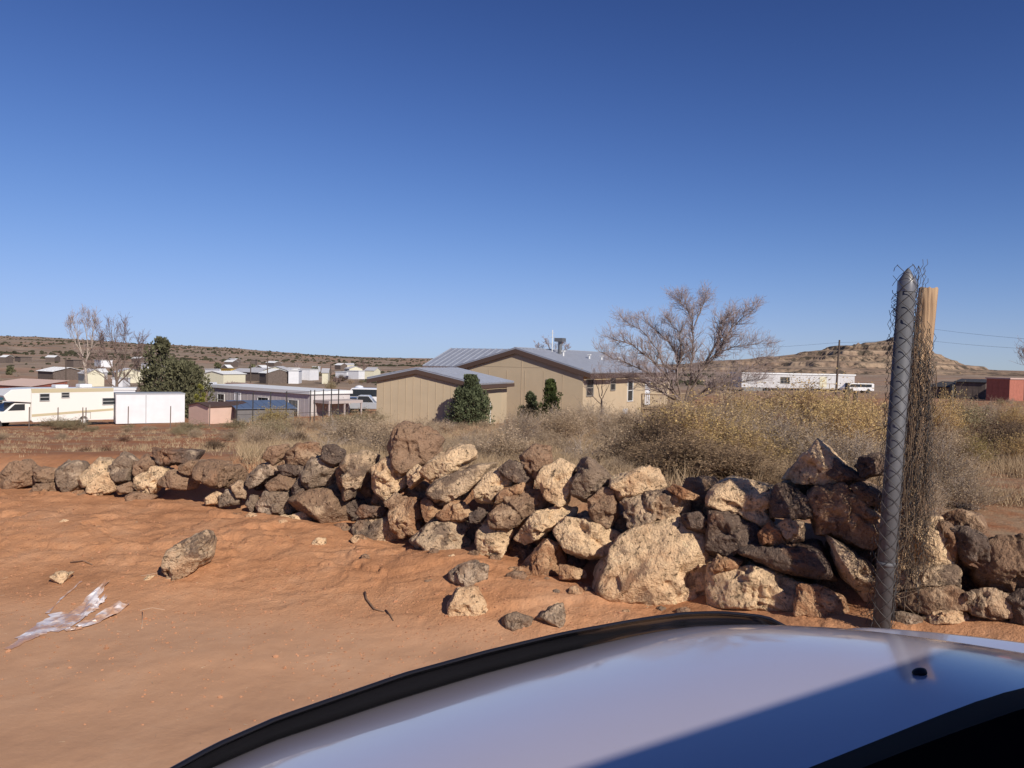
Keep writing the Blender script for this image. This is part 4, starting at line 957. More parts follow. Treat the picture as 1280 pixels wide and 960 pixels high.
# --- long tan house
A = np.array([-3.56, 48.0]); B = np.array([4.04, 44.0]); W = float(np.linalg.norm(B-A)); yaw = math.atan2(-4.0, 7.6); z0 = EYE-3.62; Lh = 17.2
root = empty('house', (A[0], A[1], z0), yaw, 'long tan house with blue grey metal roof behind the shed', 'house')
he = 3.62-.50; hr = 3.62+.70; xm = W/2
wl = MB(); wl.prism([(0, 0), (W, 0), (W, he), (xm, hr), (0, he)], 0, Lh); wl.box(-3.7, 0-.002, 2.6, 9.0, 0, he)
wl.box(.6, W-.02, -.012, -.002, he+.18, he+.20); wl.box(xm+.35, xm+.38, -.014, -.002, .3, hr-.2)
siding(wl, W, lambda x: min(he, hr), 1.22)
wl.build('wall', TAN, root)
rf = MB(); ov = .15; sl = (hr-he)/xm
roof_slope(rf, (xm, -ov, hr+.13), (xm, Lh+ov, hr+.13), (W+.5, Lh+ov, he+.13-.5*sl), (W+.5, -ov, he+.13-.5*sl), rib=.45)
roof_slope(rf, (xm, -ov, hr+.13), (xm, Lh+ov, hr+.13), (-.5, Lh+ov, he+.13-.5*sl), (-.5, -ov, he+.13-.5*sl), rib=.45)
roof_slope(rf, (-4.0, 5.85, hr+.16), (xm, 5.85, hr+.16), (xm, 2.3, he+.10), (-4.0, 2.3, he+.10), rib=.45)
roof_slope(rf, (-4.0, 5.85, hr+.16), (xm, 5.85, hr+.16), (xm, 9.4, he+.10), (-4.0, 9.4, he+.10), rib=.45)
rf.box(xm-.12, xm+.12, -ov, Lh+ov, hr+.12, hr+.17); ro = rf.build('roof', ROOFM, root)
fc = MB()
for (xa, xb) in ((xm, W+.5), (-.5, xm)):
    za = hr+.06-abs(xa-xm)*sl; zb = hr+.06-abs(xb-xm)*sl
    fc.hexa([(xa, -ov-.03, za-.27), (xb, -ov-.03, zb-.27), (xb, -ov, zb-.27), (xa, -ov, za-.27), (xa, -ov-.03, za), (xb, -ov-.03, zb), (xb, -ov, zb), (xa, -ov, za)])
fc.box(W+.5, W+.53, -ov, Lh+ov, he-.37, he-.10); fc.build('fascia', FASCIA, root)
# roof fittings
ch = MB(); q = (xm+1.0, 4.0); ch.tube([(q[0], q[1], hr-.3), (q[0], q[1], hr+.75)], .13, 10, True); ch.box(q[0]-.28, q[0]+.28, q[1]-.28, q[1]+.28, hr+.62, hr+.85); ch.build('chimney', mat('vent_metal', (.20, .20, .20), .5, metal=.6), ro)
an = MB(); an.tube([(q[0]-.4, q[1]-.3, hr-.3), (q[0]-.4, q[1]-.3, hr+1.35)], .03, 5, True); an.tube([(q[0]-.62, q[1]-.3, hr+.9), (q[0]-.18, q[1]-.3, hr+.9)], .015, 4); an.tube([(q[0]-.55, q[1]-.3, hr+1.15), (q[0]-.25, q[1]-.3, hr+1.15)], .012, 4); an.build('antenna', WFRAME, ro)
for (vx, vy, vh) in ((xm+1.6, 3.2, .30), (xm+2.0, 6.5, .25), (xm+2.2, 8.2, .25), (xm+2.4, 11, .25)):
    v = MB(); zz = hr+.13-(vx-xm)*sl; v.tube([(vx, vy, zz-.1), (vx, vy, zz+vh)], .06, 8, True); v.box(vx-.1, vx+.1, vy-.1, vy+.1, zz+vh, zz+vh+.06); v.build('roof_vent', WFRAME, ro)
window(root, W-2.25, W-1.75, 1.9, 2.6, 'f')
window(root, .5, 1.5, 1.75, 2.65, 'r', W); window(root, 4.4, 5.2, 2.0, 2.75, 'r', W); window(root, 7.6, 8.6, 1.2, 2.55, 'r', W, fm=WFRAME)
door(root, 11.3, 12.2, .75, 2.8, 'r', W)
dk = MB(); dk.box(W+.002, W+2.0, 10.4, 15.6, .55, .68)
for x_ in (W+.15, W+1.9):
    for y_ in (10.5, 12.2, 13.9, 15.5): dk.box(x_-.05, x_+.05, y_-.05, y_+.05, -.3, .549)
do = dk.build('deck', WOOD, root)
rl = MB()
for i in range(38):
    y_ = 10.45+i*.138; rl.box(W+1.92, W+1.96, y_-.02, y_+.02, .70, 1.55)
for i in range(14):
    x_ = W+.1+i*.138; rl.box(x_-.02, x_+.02, 10.42, 10.46, .70, 1.55)
rl.box(W+1.88, W+2.0, 10.4, 15.6, 1.55, 1.62); rl.box(W+.05, W+1.875, 10.38, 10.5, 1.55, 1.62); rl.build('railing', WOOD, do)
st_ = MB(); [st_.box(W+.4, W+1.6, 10.39-.3*(i+1), 10.39-.3*i-.001, -.1, .5-.17*i) for i in range(3)]; st_.build('steps', WOOD, do)
sk = MB(); sk.box(W+.003, W+.06, 6.8, 7.6, .1, .7); sk.build('electric_box', mat('grey_box', (.5, .5, .5), .5), root)

# --- simple long / small buildings
def bld(name, label, cat, pxa, da, pxb, db, L, H, wm, rm, roof='flat', ov=.15, peak=.5, wins=(), doors=(), group=None, base=0, parts=None, rth=.12, lift=0):
    A, B, W, yaw = frame_at(pxa, da, pxb, db); z0 = min(A[2], B[2])-.05+lift
    root = empty(name, (A[0], A[1], z0), yaw, label, cat, group)
    wl = MB()
    if roof == 'gable_y':
        wl.prism([(0, base), (W, base), (W, H), (W/2, H+peak), (0, H)], 0, L)
    elif roof == 'gable_x':
        wl.prism([(0, base), (L, base), (L, H), (L/2, H+peak), (0, H)], 0, W, 'x')
    elif roof == 'shed': wl.prism([(0, base), (L, base), (L, H+peak), (0, H)], 0, W, 'x')
    else: wl.box(0, W, 0, L, base, H)
    if wm not in (WHITE, PINK): siding(wl, W, H, .6)
    wl.build('wall', wm, root); rf = MB()
    if roof == 'gable_y':
        for s_ in (0, W):
            d = (s_-W/2); k = 1+ov/abs(d); roof_slope(rf, (W/2, -ov, H+peak+.06), (W/2, L+ov, H+peak+.06), (W/2+d*k, L+ov, H+peak+.06-peak*k), (W/2+d*k, -ov, H+peak+.06-peak*k), .06, .6, .02)
    elif roof == 'gable_x':
        for s_ in (0, L):
            d = (s_-L/2); k = 1+ov/abs(d); roof_slope(rf, (-ov, L/2, H+peak+.06), (W+ov, L/2, H+peak+.06), (W+ov, L/2+d*k, H+peak+.06-peak*k), (-ov, L/2+d*k, H+peak+.06-peak*k), .06, .6, .02)
    elif roof == 'shed':
        k = peak/L; roof_slope(rf, (-ov, L+ov, H+peak+ov*k+.05), (W+ov, L+ov, H+peak+ov*k+.05), (W+ov, -ov, H-ov*k+.05), (-ov, -ov, H-ov*k+.05), .05, .6, .02)
    else: rf.box(-ov, W+ov, -ov, L+ov, H+.002, H+rth)
    rf.build('roof', rm, root)
    for wn in wins: window(root, *wn)
    for d in doors: door(root, *d)
    return root, W
WROOF = mat('white_roof', (.72, .72, .71), .6); BLUER = mat('blue_roof', (.10, .14, .22), .6)
r, W_ = bld('box_trailer', 'plain white windowless box trailer right of the motorhome', 'trailer', 145, 58.5, 231, 61, 2.5, 2.35, WHITE, mat('grey_rim', (.35, .36, .38), .6), ov=.03, rth=.08, base=.12)
sm = MB(); sm.box(W_*.42, W_*.42+.05, -.03, -.013, .1, 2.3); sm.build('door_seam', mat('grey_rim'), r)
bld('garden_shed', 'small pink shed with a thin brown roof left of the blue roofed lean-to', 'shed', 236, 56, 261, 54.5, 3.4, 1.45, PINK, FASCIA, 'gable_y', .12, .22)
# second face of the pink shed is its long side: turn it
bld('lean_to', 'low dark lean-to with a blue roof in front of the long mobile home', 'shed', 297, 55, 368, 57, 3.6, 1.05, mat('dark_grey_wall', (.15, .14, .14), .8, var=.1), BLUER, 'shed', .15, .35)
r, W_ = bld('mobile_home', 'long grey mobile home with a white roof edge behind the pink shed', 'mobile home', 260, 77, 388, 66, 4.2, 2.72, GREYW, WROOF, 'flat', .18, rth=.28,
  wins=((1.9, 3.1, 1.0, 2.1, 'f', 0, 0, WFRAME), (9.0, 10.7, .9, 2.1, 'f', 0, 0, WFRAME), (13.9, 15.3, .7, 2.1, 'f', 0, 0, WFRAME)), doors=((5.0, 6.0, .3, 2.3),))
pr = MB(); pr.box(W_+.01, W_+2.2, .3, 3.9, 2.0, 2.25)
for x_ in (W_+.2, W_+2.1):
    for y_ in (.4, 2.0, 3.8): pr.box(x_-.06, x_+.06, y_-.06, y_+.06, 0, 1.999)
pr.box(W_+.2, W_+2.1, .42, .47, .0, .9); pr.build('porch', mat('porch_grey', (.42, .36, .34), .8), r)
# fence of bare steel posts in front of it
def fence(label, ps, h, mt, name='fence', wires=(.35, .75, 1.1), r=.03, wr=.006):
    a = ps[0]; b0 = at(*a[:2]); root = empty(name, b0.tolist(), 0, label, 'fence'); tops = []
    for (px, d) in ps:
        q = at(px, d)-b0; p = MB(); p.tube([(q[0], q[1], q[2]-.3), (q[0]+.02, q[1], q[2]+h)], r, 5, True); p.build('post', mt, root); tops.append(q)
    if wires:
        for k in wires:
            w_ = MB()
            for p0, p1 in zip(tops[:-1], tops[1:]): w_.tube([p0+[0, 0, h*k/1.2], (p0+p1)/2+[0, 0, h*k/1.2-.03], p1+[0, 0, h*k/1.2]], wr, 3)
            w_.build('wire', mt, root)
    return root
fence('wire fence of thin dark posts in front of the long mobile home', [(px, 47-.01*(px-330)) for px in (296, 316, 338, 358, 388, 393, 404, 414, 423)], 2.0, DARK, wires=(.4, 1.15), r=.035, wr=.012)
fence('wire fence of thin posts in front of the white box trailer', [(px, 46) for px in (-10, 36, 72, 103, 107, 160, 213, 262)], 1.3, mat('post_brown', (.16, .12, .10), .8), wires=(), r=.03)
fence('row of pale wooden stakes in the brush right of the bare tree', [(px, 27+.01*(px-900)) for px in (905, 946, 957, 1092)], 1.05, WOOD, wires=(), r=.03)
for px, d, h, lb in ((1059, 58, 2.15, 'taller of the two dark posts at the right end of the white trailer'), (1070, 57, 1.5, 'shorter of the two dark posts at the right end of the white trailer'), (1190, 62, 1.9, 'dark post in front of the dark sheds at the right')):
    q = at(px, d); p = MB(); p.tube([(0, 0, -.3), (0, 0, h*.6), (.01, 0, h)], [.19, .18, .16], 7, True); tag(p.build('fence_post', DARK, None, False, q.tolist()), lb, 'post', 'dark posts at the far right')

# --- white trailer on the right
r, W_ = bld('mobile_home', 'long white mobile home on blocks in front of the mesa', 'mobile home', 927, 131, 1068, 135, 4.0, 3.0, mat('trailer_white', (.54, .53, .53), .6, var=.05), WROOF, 'flat', .15, rth=.22, base=.7,
   wins=((7.2, 8.8, 1.5, 2.5, 'f', 0, 0, FRAME, True, .1),), doors=((14.6, 15.8, .9, 2.7, 'f', 0, CREAMP),))
sk = MB(); sk.box(.3, 4.0, .1, .2, 0, .69); sk.box(11.2, 13, .1, .2, 0, .69); sk.box(17.5, W_-.2, .6, .7, 0, .69); sk.build('skirting', mat('skirt', (.20, .19, .18), .8), r)
pc = MB(); pc.box(14, 17, -1.6, -.02, .55, .68); [pc.box(x_, x_+.08, -1.6, -1.52, 0, 1.6) for x_ in (14, 15.4, 16.9)]; pc.box(14, 17, -1.6, -1.54, 1.5, 1.6); pc.build('porch', WOOD, r)
# chassis wheels
wh = MB(); wh.disc((4.9, .6, .38), .38, .25, (0, 1, 0)); wh.build('wheel', DARK, r); wh = MB(); wh.disc((W_-2.0, .6, .38), .38, .25, (0, 1, 0)); wh.build('wheel', DARK, r)

bld('shed', 'narrow red shed with a pale roof edge at the far right', 'shed', 1233, 84, 1262, 82, 3, 2.45, mat('red_shed', (.36, .13, .09), .8, var=.15), mat('pink_edge', (.5, .35, .3), .7), 'flat', .1, rth=.15)
bld('shed', 'dark weathered shed left of the red one', 'shed', 1195, 92, 1232, 90, 4, 2.1, BROWN, DARK, 'shed', .2, .3)
bld('shed', 'dark open shelter right of the red one', 'shed', 1263, 86, 1330, 84, 4, 2.3, BROWN, mat('tin', (.25, .24, .24), .6), 'flat', .2, rth=.15)
bld('shelter', 'low collapsed dark shelter just right of the wooden post', 'shelter', 1164, 95, 1193, 93, 4, 1.5, BROWN, DARK, 'shed', .4, .5)

# --- motorhome at the left
A, B, W_, yaw = frame_at(39, 55, 142, 59.5); z0 = min(A[2], B[2])+.02
root = empty('motorhome', (A[0], A[1], z0), yaw, 'white motorhome with tan stripes and an overhanging cab bunk at the left', 'motorhome')
MW = mat('motorhome_white', (.76, .74, .69), .45, coat=.3); STR = mat('tan_stripe', (.50, .43, .28), .5)
H = 2.82; bd = MB(); bd.prism([(0, .55), (0, .75), (0, H), (W_, H-.03), (W_, .62), (W_-.35, .42), (.1, .42)], 0, 2.4); bd.build('body', MW, root)
s1 = MB(); s1.prism([(.02, H-.32), (W_-.02, H-.30), (W_-.02, H-.04), (-.02, H-.01)], -.012, -.003); s1.prism([(.02, .98), (W_-.02, 1.22), (W_-.02, 1.06), (.02, .80)], -.012, -.003); s1.build('stripe', STR, root)
cb = MB(); cb.prism([(-1.55, 1.95), (-.002, 1.82), (-.002, H), (-1.25, H-.06), (-1.75, 2.35)], .02, 2.38); co = cb.build('cab_bunk', MW, root, bevel=.04)
gw = MB(); gw.hexa([(-1.75, .3, 2.02), (-1.75, 2.1, 2.02), (-1.70, 2.1, 2.02), (-1.70, .3, 2.02), (-1.58, .3, 2.45), (-1.58, 2.1, 2.45), (-1.53, 2.1, 2.45), (-1.53, .3, 2.45)]); gw.build('window', mat('green_glass', (.02, .09, .08), .2, spec=.6), co)
cbb = MB(); cbb.prism([(-2.9, .45), (-.003, .45), (-.003, 1.80), (-1.0, 1.80), (-1.65, 1.22), (-2.75, 1.08), (-2.92, .9)], .2, 2.2); cbo = cbb.build('cab', MW, root, bevel=.06)
ws = MB(); ws.hexa([(-1.68, .32, 1.25), (-1.68, 2.08, 1.25), (-1.62, 2.08, 1.25), (-1.62, .32, 1.25), (-1.06, .38, 1.78), (-1.06, 2.02, 1.78), (-1.0, 2.02, 1.78), (-1.0, .38, 1.78)]); ws.build('windshield', GLASS, cbo)
sw = MB(); sw.prism([(-1.42, 1.28), (-.35, 1.28), (-.35, 1.72), (-.98, 1.72)], .18, .197); sw.build('side_window', GLASS, cbo)
gr = MB(); gr.box(-2.98, -2.925, .5, 1.9, .62, .86); gr.build('grille', DARK, cbo); bp_ = MB(); bp_.box(-3.08, -2.9, .15, 2.25, .38, .55); bp_.build('bumper', WFRAME, cbo)
for y_ in (.45, 1.95): hl = MB(); hl.disc((-2.95, y_, .78), .09, .06, (1, 0, 0), 12); hl.build('headlight', WFRAME, cbo)
for (a, b, c, d) in ((.55, 1.15, 1.95, 2.42), (2.0, 2.5, 2.15, 2.48), (4.9, 5.9, 1.55, 2.0)): window(root, a, b, c, d, 'f', fm=mat('alu', (.45, .45, .44), .5), fr=.04)
for x_ in (-2.2, W_-2.2):
    for y_ in (.12, 2.25): wh = MB(); wh.disc((x_, y_, .36), .36, .24, (0, 1, 0)); w0 = wh.build('wheel', DARK, root); hb = MB(); hb.disc((x_, y_-.125 if y_ < 1 else y_+.125, .36), .17, .02, (0, 1, 0)); hb.build('rim', WFRAME, w0)
for (x_, lx, hz) in ((1.9, .9, .22), (3.6, .9, .25)): ac = MB(); ac.box(x_, x_+lx, .8, 1.6, H-.02, H+hz); ac.build('roof_unit', WHITE, root, bevel=.08)
ld = MB(); ld.box(3.5, 3.53, -.03, -.015, .5, 1.0); ld.box(4.0, 4.03, -.03, -.015, .5, 1.0); ld.box(3.53, 4.0, -.03, -.015, .97, 1.0); ld.build('hatch', FRAME, root)
# long white trailer behind it
bld('travel_trailer', 'white travel trailer roof showing behind the rear of the motorhome', 'trailer', 92, 68, 169, 70, 3.0, 2.75, WHITE, WROOF, 'flat', .08, rth=.15)
bld('travel_trailer', 'pale trailer cut off by the left edge behind the motorhome', 'trailer', -40, 60, 6, 62, 3.0, 2.7, mat('pale_blue_panel', (.55, .6, .62), .6), WROOF, 'flat', .05, rth=.08, wins=((1.2, 2.3, 1.5, 2.0),))
# simple vehicles: body with cab, glass and four wheels
def vehicle(name, label, cat, px, dep, yawd, L, col, kind='car', h=1.45, group=None, scale=1):
    q = at(px, dep); root = empty(name, (q[0], q[1], q[2]), R_(yawd), label, cat, group); m_ = mat('paint_%s' % '_'.join('%02d' % int(c*99) for c in col), col, .35, coat=.6); w2 = .87
    b = MB(); x = L/2
    if kind == 'truck': b.prism([(-x, .38), (x, .38), (x, .95), (.15*L, .98), (.06*L, h), (-.12*L, h), (-.16*L, .98), (-x, .95)], -w2, w2)
    elif kind == 'van': b.prism([(-x, .38), (x, .38), (x, h*.95), (x-.15, h), (-x+.9, h), (-x+.35, h*.62), (-x, h*.5)], -w2, w2)
    else: b.prism([(-x, .35), (x, .35), (x, .82), (x-.6, .9), (x-1.3, h), (-x+1.9, h), (-x+1.25, .92), (-x+.1, .78)], -w2, w2)
    b.build('body', m_, root, bevel=.06); g = MB()
    if kind == 'truck': g.prism([(.13*L, 1.0), (.05*L, h-.06), (-.11*L, h-.06), (-.14*L, 1.0)], -w2-.006, w2+.006)
    elif kind == 'van': g.prism([(-x+.5, h*.62), (-x+.98, h-.12), (x-.4, h-.12), (x-.4, h*.62)], -w2-.006, w2+.006)
    else: g.prism([(x-.75, .93), (x-1.33, h-.07), (-x+1.9, h-.07), (-x+1.4, .93)], -w2-.006, w2+.006)
    g.build('windows', GLASS, root)
    for sx_ in (-L*.3, L*.3):
        for sy in (-1, 1): wh = MB(); wh.disc((sx_, sy*(w2-.08), .34), .34, .22, (0, 1, 0), 14); wh.build('wheel', DARK, root)
    return root
vehicle('parked_car', 'dark blue car mostly hidden beside the motorhome hood', 'car', -22, 56, -25, 4.4, (.08, .10, .16))
vehicle('parked_car', 'white car behind the roof of the motorhome at the far left', 'car', 2, 76, 0, 5.6, (.75, .75, .75), 'van', 2.6)
vehicle('pickup_truck', 'small white pickup parked by the pale yellow building', 'truck', 266, 139, 0, 5.2, (.75, .75, .75), 'truck', 1.7)
vehicle('parked_van', 'low white vehicle at the right end of the long white mobile home', 'van', 1071, 118, 5, 4.6, (.72, .72, .72), 'van', 1.5)
vehicle('pickup_truck', 'grey pickup parked left of the tan shed', 'truck', 458, 72, 5, 5.6, (.35, .37, .40), 'truck', 1.6)
vehicle('parked_van', 'white van parked behind the grey pickup', 'van', 461, 80, 0, 5.0, (.75, .75, .76), 'van', 2.2)
vehicle('parked_car', 'dark blue car at the right end of the porch', 'car', 436, 74, 10, 4.2, (.06, .10, .20))
# far settlement
FW = [('house', 'pale yellow building among the far houses', 'building', 253, 150, 279, 148, 6, 3.0, CREAMP, WROOF, 'gable_y', .2, .5),
 ('trailer', 'white trailer above the pale yellow building', 'trailer', 256, 215, 274, 213, 4, 2.6, WHITE, WROOF, 'flat'),
 ('school_bus', 'yellow bus body among the far houses', 'bus', 276, 205, 288, 203, 2.6, 2.6, mat('bus_yellow', (.55, .36, .06), .6), mat('bus_yellow'), 'flat'),
 ('house', 'dark walled far house right of the yellow bus body', 'house', 288, 190, 304, 188, 6, 2.2, BROWN, mat('tin_pale', (.45, .44, .45), .5), 'gable_x', .3, .8),
 ('house', 'far house with a pale gable roof in the middle of the row', 'house', 303, 185, 325, 182, 7, 2.2, BROWN, mat('tin_pale'), 'gable_x', .3, 1.0),
 ('house', 'far house with a dark front right of the pale roofed one', 'house', 327, 190, 340, 188, 6, 2.3, mat('grey_wall_far', (.3, .28, .28), .8), mat('tin_pale'), 'gable_x', .3, .9),
 ('trailer', 'bright white trailer in the far row, left one of a touching pair', 'trailer', 343, 195, 360, 193, 4, 3.0, WHITE, WROOF, 'flat'),
 ('trailer', 'bright white trailer in the far row, right one of a touching pair', 'trailer', 361, 197, 387, 195, 4, 2.8, WHITE, WROOF, 'flat'),
 ('trailer', 'far white trailer alone above the long low white wall', 'trailer', 419, 240, 433, 238, 4, 2.2, WHITE, WROOF, 'flat'),
 ('trailer', 'far white trailer right of the one standing alone', 'trailer', 435, 235, 448, 233, 4, 2.6, WHITE, WROOF, 'flat'),
 ('low_wall', 'long low white wall on red ground left of the tan shed', 'wall', 414, 118, 460, 112, .3, .7, WHITE, WHITE, 'flat'),
 ('house', 'dark far house with a pale roof above the red barn', 'house', 47, 205, 66, 200, 8, 2.3, BROWN, WROOF, 'gable_x', .4, 1.0),
 ('house', 'low dark far outbuilding right of the pale roofed house', 'house', 67, 205, 88, 205, 6, 2.0, BROWN, DARK, 'flat'),
 ('barn', 'long red barn with a pinkish roof at the far left', 'barn', -20, 125, 38, 120, 6, 1.7, RED, mat('pink_roof', (.52, .38, .32), .7), 'shed', .2, .8),
 ('barn', 'dark red board pen right of the long red barn', 'barn', 39, 122, 73, 118, 4, 1.55, RED, RED, 'flat'),
 ('house', 'tiny white far house left of the reddish bare tree', 'house', 118, 205, 124, 205, 4, 2.2, WHITE, WROOF, 'gable_y', .2, .8),
 ('trailer', 'white far trailer behind the reddish bare tree', 'trailer', 140, 150, 153, 150, 3, 1.8, WHITE, WROOF, 'flat'),
 ('house', 'tan far house on the plain right of the tall conifer', 'house', 176, 240, 186, 240, 6, 2.2, CREAMP, WROOF, 'gable_y', .3, 1.0),
 ('shed', 'small brown far shed above the long mobile home', 'shed', 282, 130, 300, 129, 3, 1.8, mat('brown_box', (.28, .17, .12), .8), mat('brown_box'), 'flat'),
 ('trailer', 'white flat trailer above the white door of the long mobile home', 'trailer', 307, 104, 317, 104, 3, 1.6, WHITE, WROOF, 'flat'),
 ('trailer', 'very distant white trailer on the plain above the red ground', 'trailer', 390, 330, 398, 330, 3, 2.4, WHITE, WROOF, 'flat')]
rs = random.Random(31)
for i in range(34):
    px = rs.uniform(-20, 475); d_ = rs.choice([160, 230, 280, 340, 420])*rs.uniform(.9, 1.15); wpx = rs.uniform(5, 15)*(200/d_)**.4; k = rs.randrange(4)
    nm, lb, wm_, rm_, rf_ = [('trailer', 'tiny white far trailer on the plain at the left', WHITE, WROOF, 'flat'), ('house', 'tiny tan far house on the plain at the left', CREAMP, mat('tin_pale'), 'gable_x'), ('house', 'tiny brown far house with a pale roof on the plain', BROWN, WROOF, 'gable_x'), ('shed', 'tiny dark far shed on the plain at the left', BROWN, DARK, 'flat')][k]
    FW.append((nm, lb, 'building' if k else 'trailer', px, d_, px+wpx, d_-rs.uniform(-4, 6), rs.uniform(3, 6), rs.uniform(2.2, 3.0), wm_, rm_, rf_, .2, .9))
for a in FW: bld(*a[:12], *(a[12:] if len(a) > 12 else ()), group='houses and trailers of the far settlement')
# tank
q = at(449, 110); tnk = MB(); tnk.tube([(0, 0, -.1), (0, 0, 1.5), (0, 0, 1.75), (0, 0, 1.85)], [.65, .65, .5, .15], 14, True); tag(tnk.build('water_tank', WHITE, None, True, q.tolist()), 'small upright white water tank near the low white wall', 'tank')

# --- power poles and lines
def pole(px, dep, ytop, label, lean=0, cross=False, r=.13):
    q = at(px, dep); zt = EYE+(hor(px)-ytop)/FPX*dep; root = empty('power_pole', q.tolist(), 0, label, 'pole', 'utility poles')
    m = MB(); m.tube([(0, 0, -.5), (lean, 0, zt-q[2])], [r*1.2, r*.8], 8, True); m.build('shaft', mat('pole_wood', (.10, .075, .06), .9), root)
    if cross: c = MB(); c.box(lean-1.0, lean+1.0, -.16, -.11, zt-q[2]-.7, zt-q[2]-.58); c.build('crossarm', mat('pole_wood'), root)
    return np.array([q[0]+lean, q[1], zt])
t1 = pole(1045, 95, 425, 'thin dark power pole in front of the long white mobile home', .25)
t2 = pole(1141, 100, 408, 'power pole hidden behind the wooden post', 0, True)
t3 = pole(1420, 60, 395, 'power pole beyond the right edge of the photo', 0, True)
pole(313, 170, 452, 'slim far power pole above the long mobile home'); pole(334, 165, 447, 'taller slim far power pole above the long mobile home'); pole(413, 180, 455, 'slim far power pole above the low white wall')
pole(82, 150, 447, 'slim far power pole left of the pale trunked poplar')
def wire(label, a, b, sag, r=.012):
    m = MB(); pts = [a*(1-t)+b*t-np.array([0, 0, sag*4*t*(1-t)]) for t in np.linspace(0, 1, 17)]; m.tube(pts, r, 3); tag(m.build('power_line', DARK), label, 'cable', 'overhead lines')
wire('upper overhead line at the right of the steel post', t2, P(1420, 432, 60), .3)
wire('lower overhead line at the right of the steel post', t2-[0, 0, 1.6], P(1420, 441, 60), .3)
wire('overhead line crossing from the thin pole to the wooden post', t1-[0, 0, .3], t2-[0, 0, 1.6], .1)
wire('overhead line running from the thin pole behind the bare tree', t1-[0, 0, .3], P(640, 441, 150), .8)
# ------------------------------------------------------------ car the photo is taken from
UU = np.array([.8486, .5291, 0]); NN = np.array([-.5291, .8486, 0])
CC = UU*.60+NN*.2; CC[2] = 0
def K(u, n, dz): q = UU*u+NN*n; return (q[0]-CC[0], q[1]-CC[1], EYE+dz)
croot = empty('car', (CC[0], CC[1], 0.0), 0, 'light silver blue car whose hood fills the bottom of the view', 'car')
def carpaint(name, col):
    m = mat(name, col, .30, 0.0, .5, coat=1.0); b = m.node_tree.nodes['Principled BSDF']; b.inputs['Coat Roughness'].default_value = .025; b.inputs['Coat IOR'].default_value = 1.6; return m
def dusty(m):
    n = m.node_tree; b = n.nodes['Principled BSDF']; g = n.nodes.new('ShaderNodeNewGeometry')
    t = nd(n, 'ShaderNodeTexNoise'); t.inputs['Scale'].default_value = 7; t.inputs['Detail'].default_value = 8; t.inputs['Roughness'].default_value = .7; n.links.new(g.outputs['Position'], t.inputs[0])
    t2 = nd(n, 'ShaderNodeTexNoise'); t2.inputs['Scale'].default_value = 230; t2.inputs['Detail'].default_value = 2; n.links.new(g.outputs['Position'], t2.inputs[0])
    a = ramp(n, t.outputs[0], [(.35, (.03, .03, .03)), (.75, (.12, .12, .12))]).outputs[0]; s2 = ramp(n, t2.outputs[0], [(.70, (0, 0, 0)), (.74, (.28, .28, .28))]).outputs[0]
    f = mixc(n, 1.0, a, s2, 'ADD'); col_ = tuple(b.inputs['Base Color'].default_value)[:3]
    n.links.new(mixc(n, f, col_, (.50, .38, .30)), b.inputs['Base Color'])
    r = nd(n, 'ShaderNodeMapRange'); r.inputs[3].default_value = .02; r.inputs[4].default_value = .16; r.inputs[1].default_value = .3; r.inputs[2].default_value = .8; n.links.new(t.outputs[0], r.inputs[0]); n.links.new(r.outputs[0], b.inputs['Coat Roughness'])
    return m
PAINT = carpaint('car_paint', (.54, .49, .555))
dusty(PAINT); TRIM = mat('black_trim', (.012, .012, .014), .65, spec=.3); RUB = mat('rubber', (.015, .015, .016), .8)
def front_n(u): return float(np.interp(u, [-.4, -.2, -.1, 0, .1, .2, .29, .49, .66, .84, 1.0, 1.13, 1.24, 1.33, 1.38, 1.5, 1.62], [.45, .70, .81, .91, .99, 1.05, 1.085, 1.125, 1.15, 1.165, 1.17, 1.165, 1.14, 1.10, 1.06, .94, .80]))
def hood_z(u, n):
    z = -.435-.03*(n-.45)-.085*max(0, (n-.5)/max(.35, front_n(u)-.5))**2.6
    e = max(0, abs(u-.58)-.45); return z-.055*(e/.5)**2
def strip_mesh(rows, name, m, thick=None):
    V_ = []; F_ = []; k = len(rows[0])
    for r in rows: V_ += r
    for i in range(len(rows)-1):
        for j in range(k-1): a = i*k+j; F_.append((a, a+1, a+k+1, a+k))
    me = bpy.data.meshes.new(name); me.from_pydata(V_, [], F_); me.polygons.foreach_set('use_smooth', np.ones(len(F_), dtype=bool))
    bm = bmesh.new(); bm.from_mesh(me); bmesh.ops.recalc_face_normals(bm, faces=bm.faces); bm.to_mesh(me); bm.free()
    o = link(name, me, m, croot)
    if thick:
        md = o.modifiers.new('solid', 'SOLIDIFY'); md.thickness = thick; md.offset = -1
    return o
us = np.linspace(-.32, 1.40, 60)
def seam_u(n): return 1.40+.42*(.9-n)     # right edge of the hood panel
rows = []
for i in range(41):
    t = i/40; row = []
    for j in range(61):
        s_ = j/60; n0 = .44; u = -.30+s_*(1.70); nf = front_n(u); n_ = n0+(nf-n0)*t; u = -.30+s_*(seam_u(n_)+.30)
        z = hood_z(u, n_); 
        if t > .965: z -= .012*((t-.965)/.035)**2
        row.append(K(u, n_, z))
    rows.append(row)
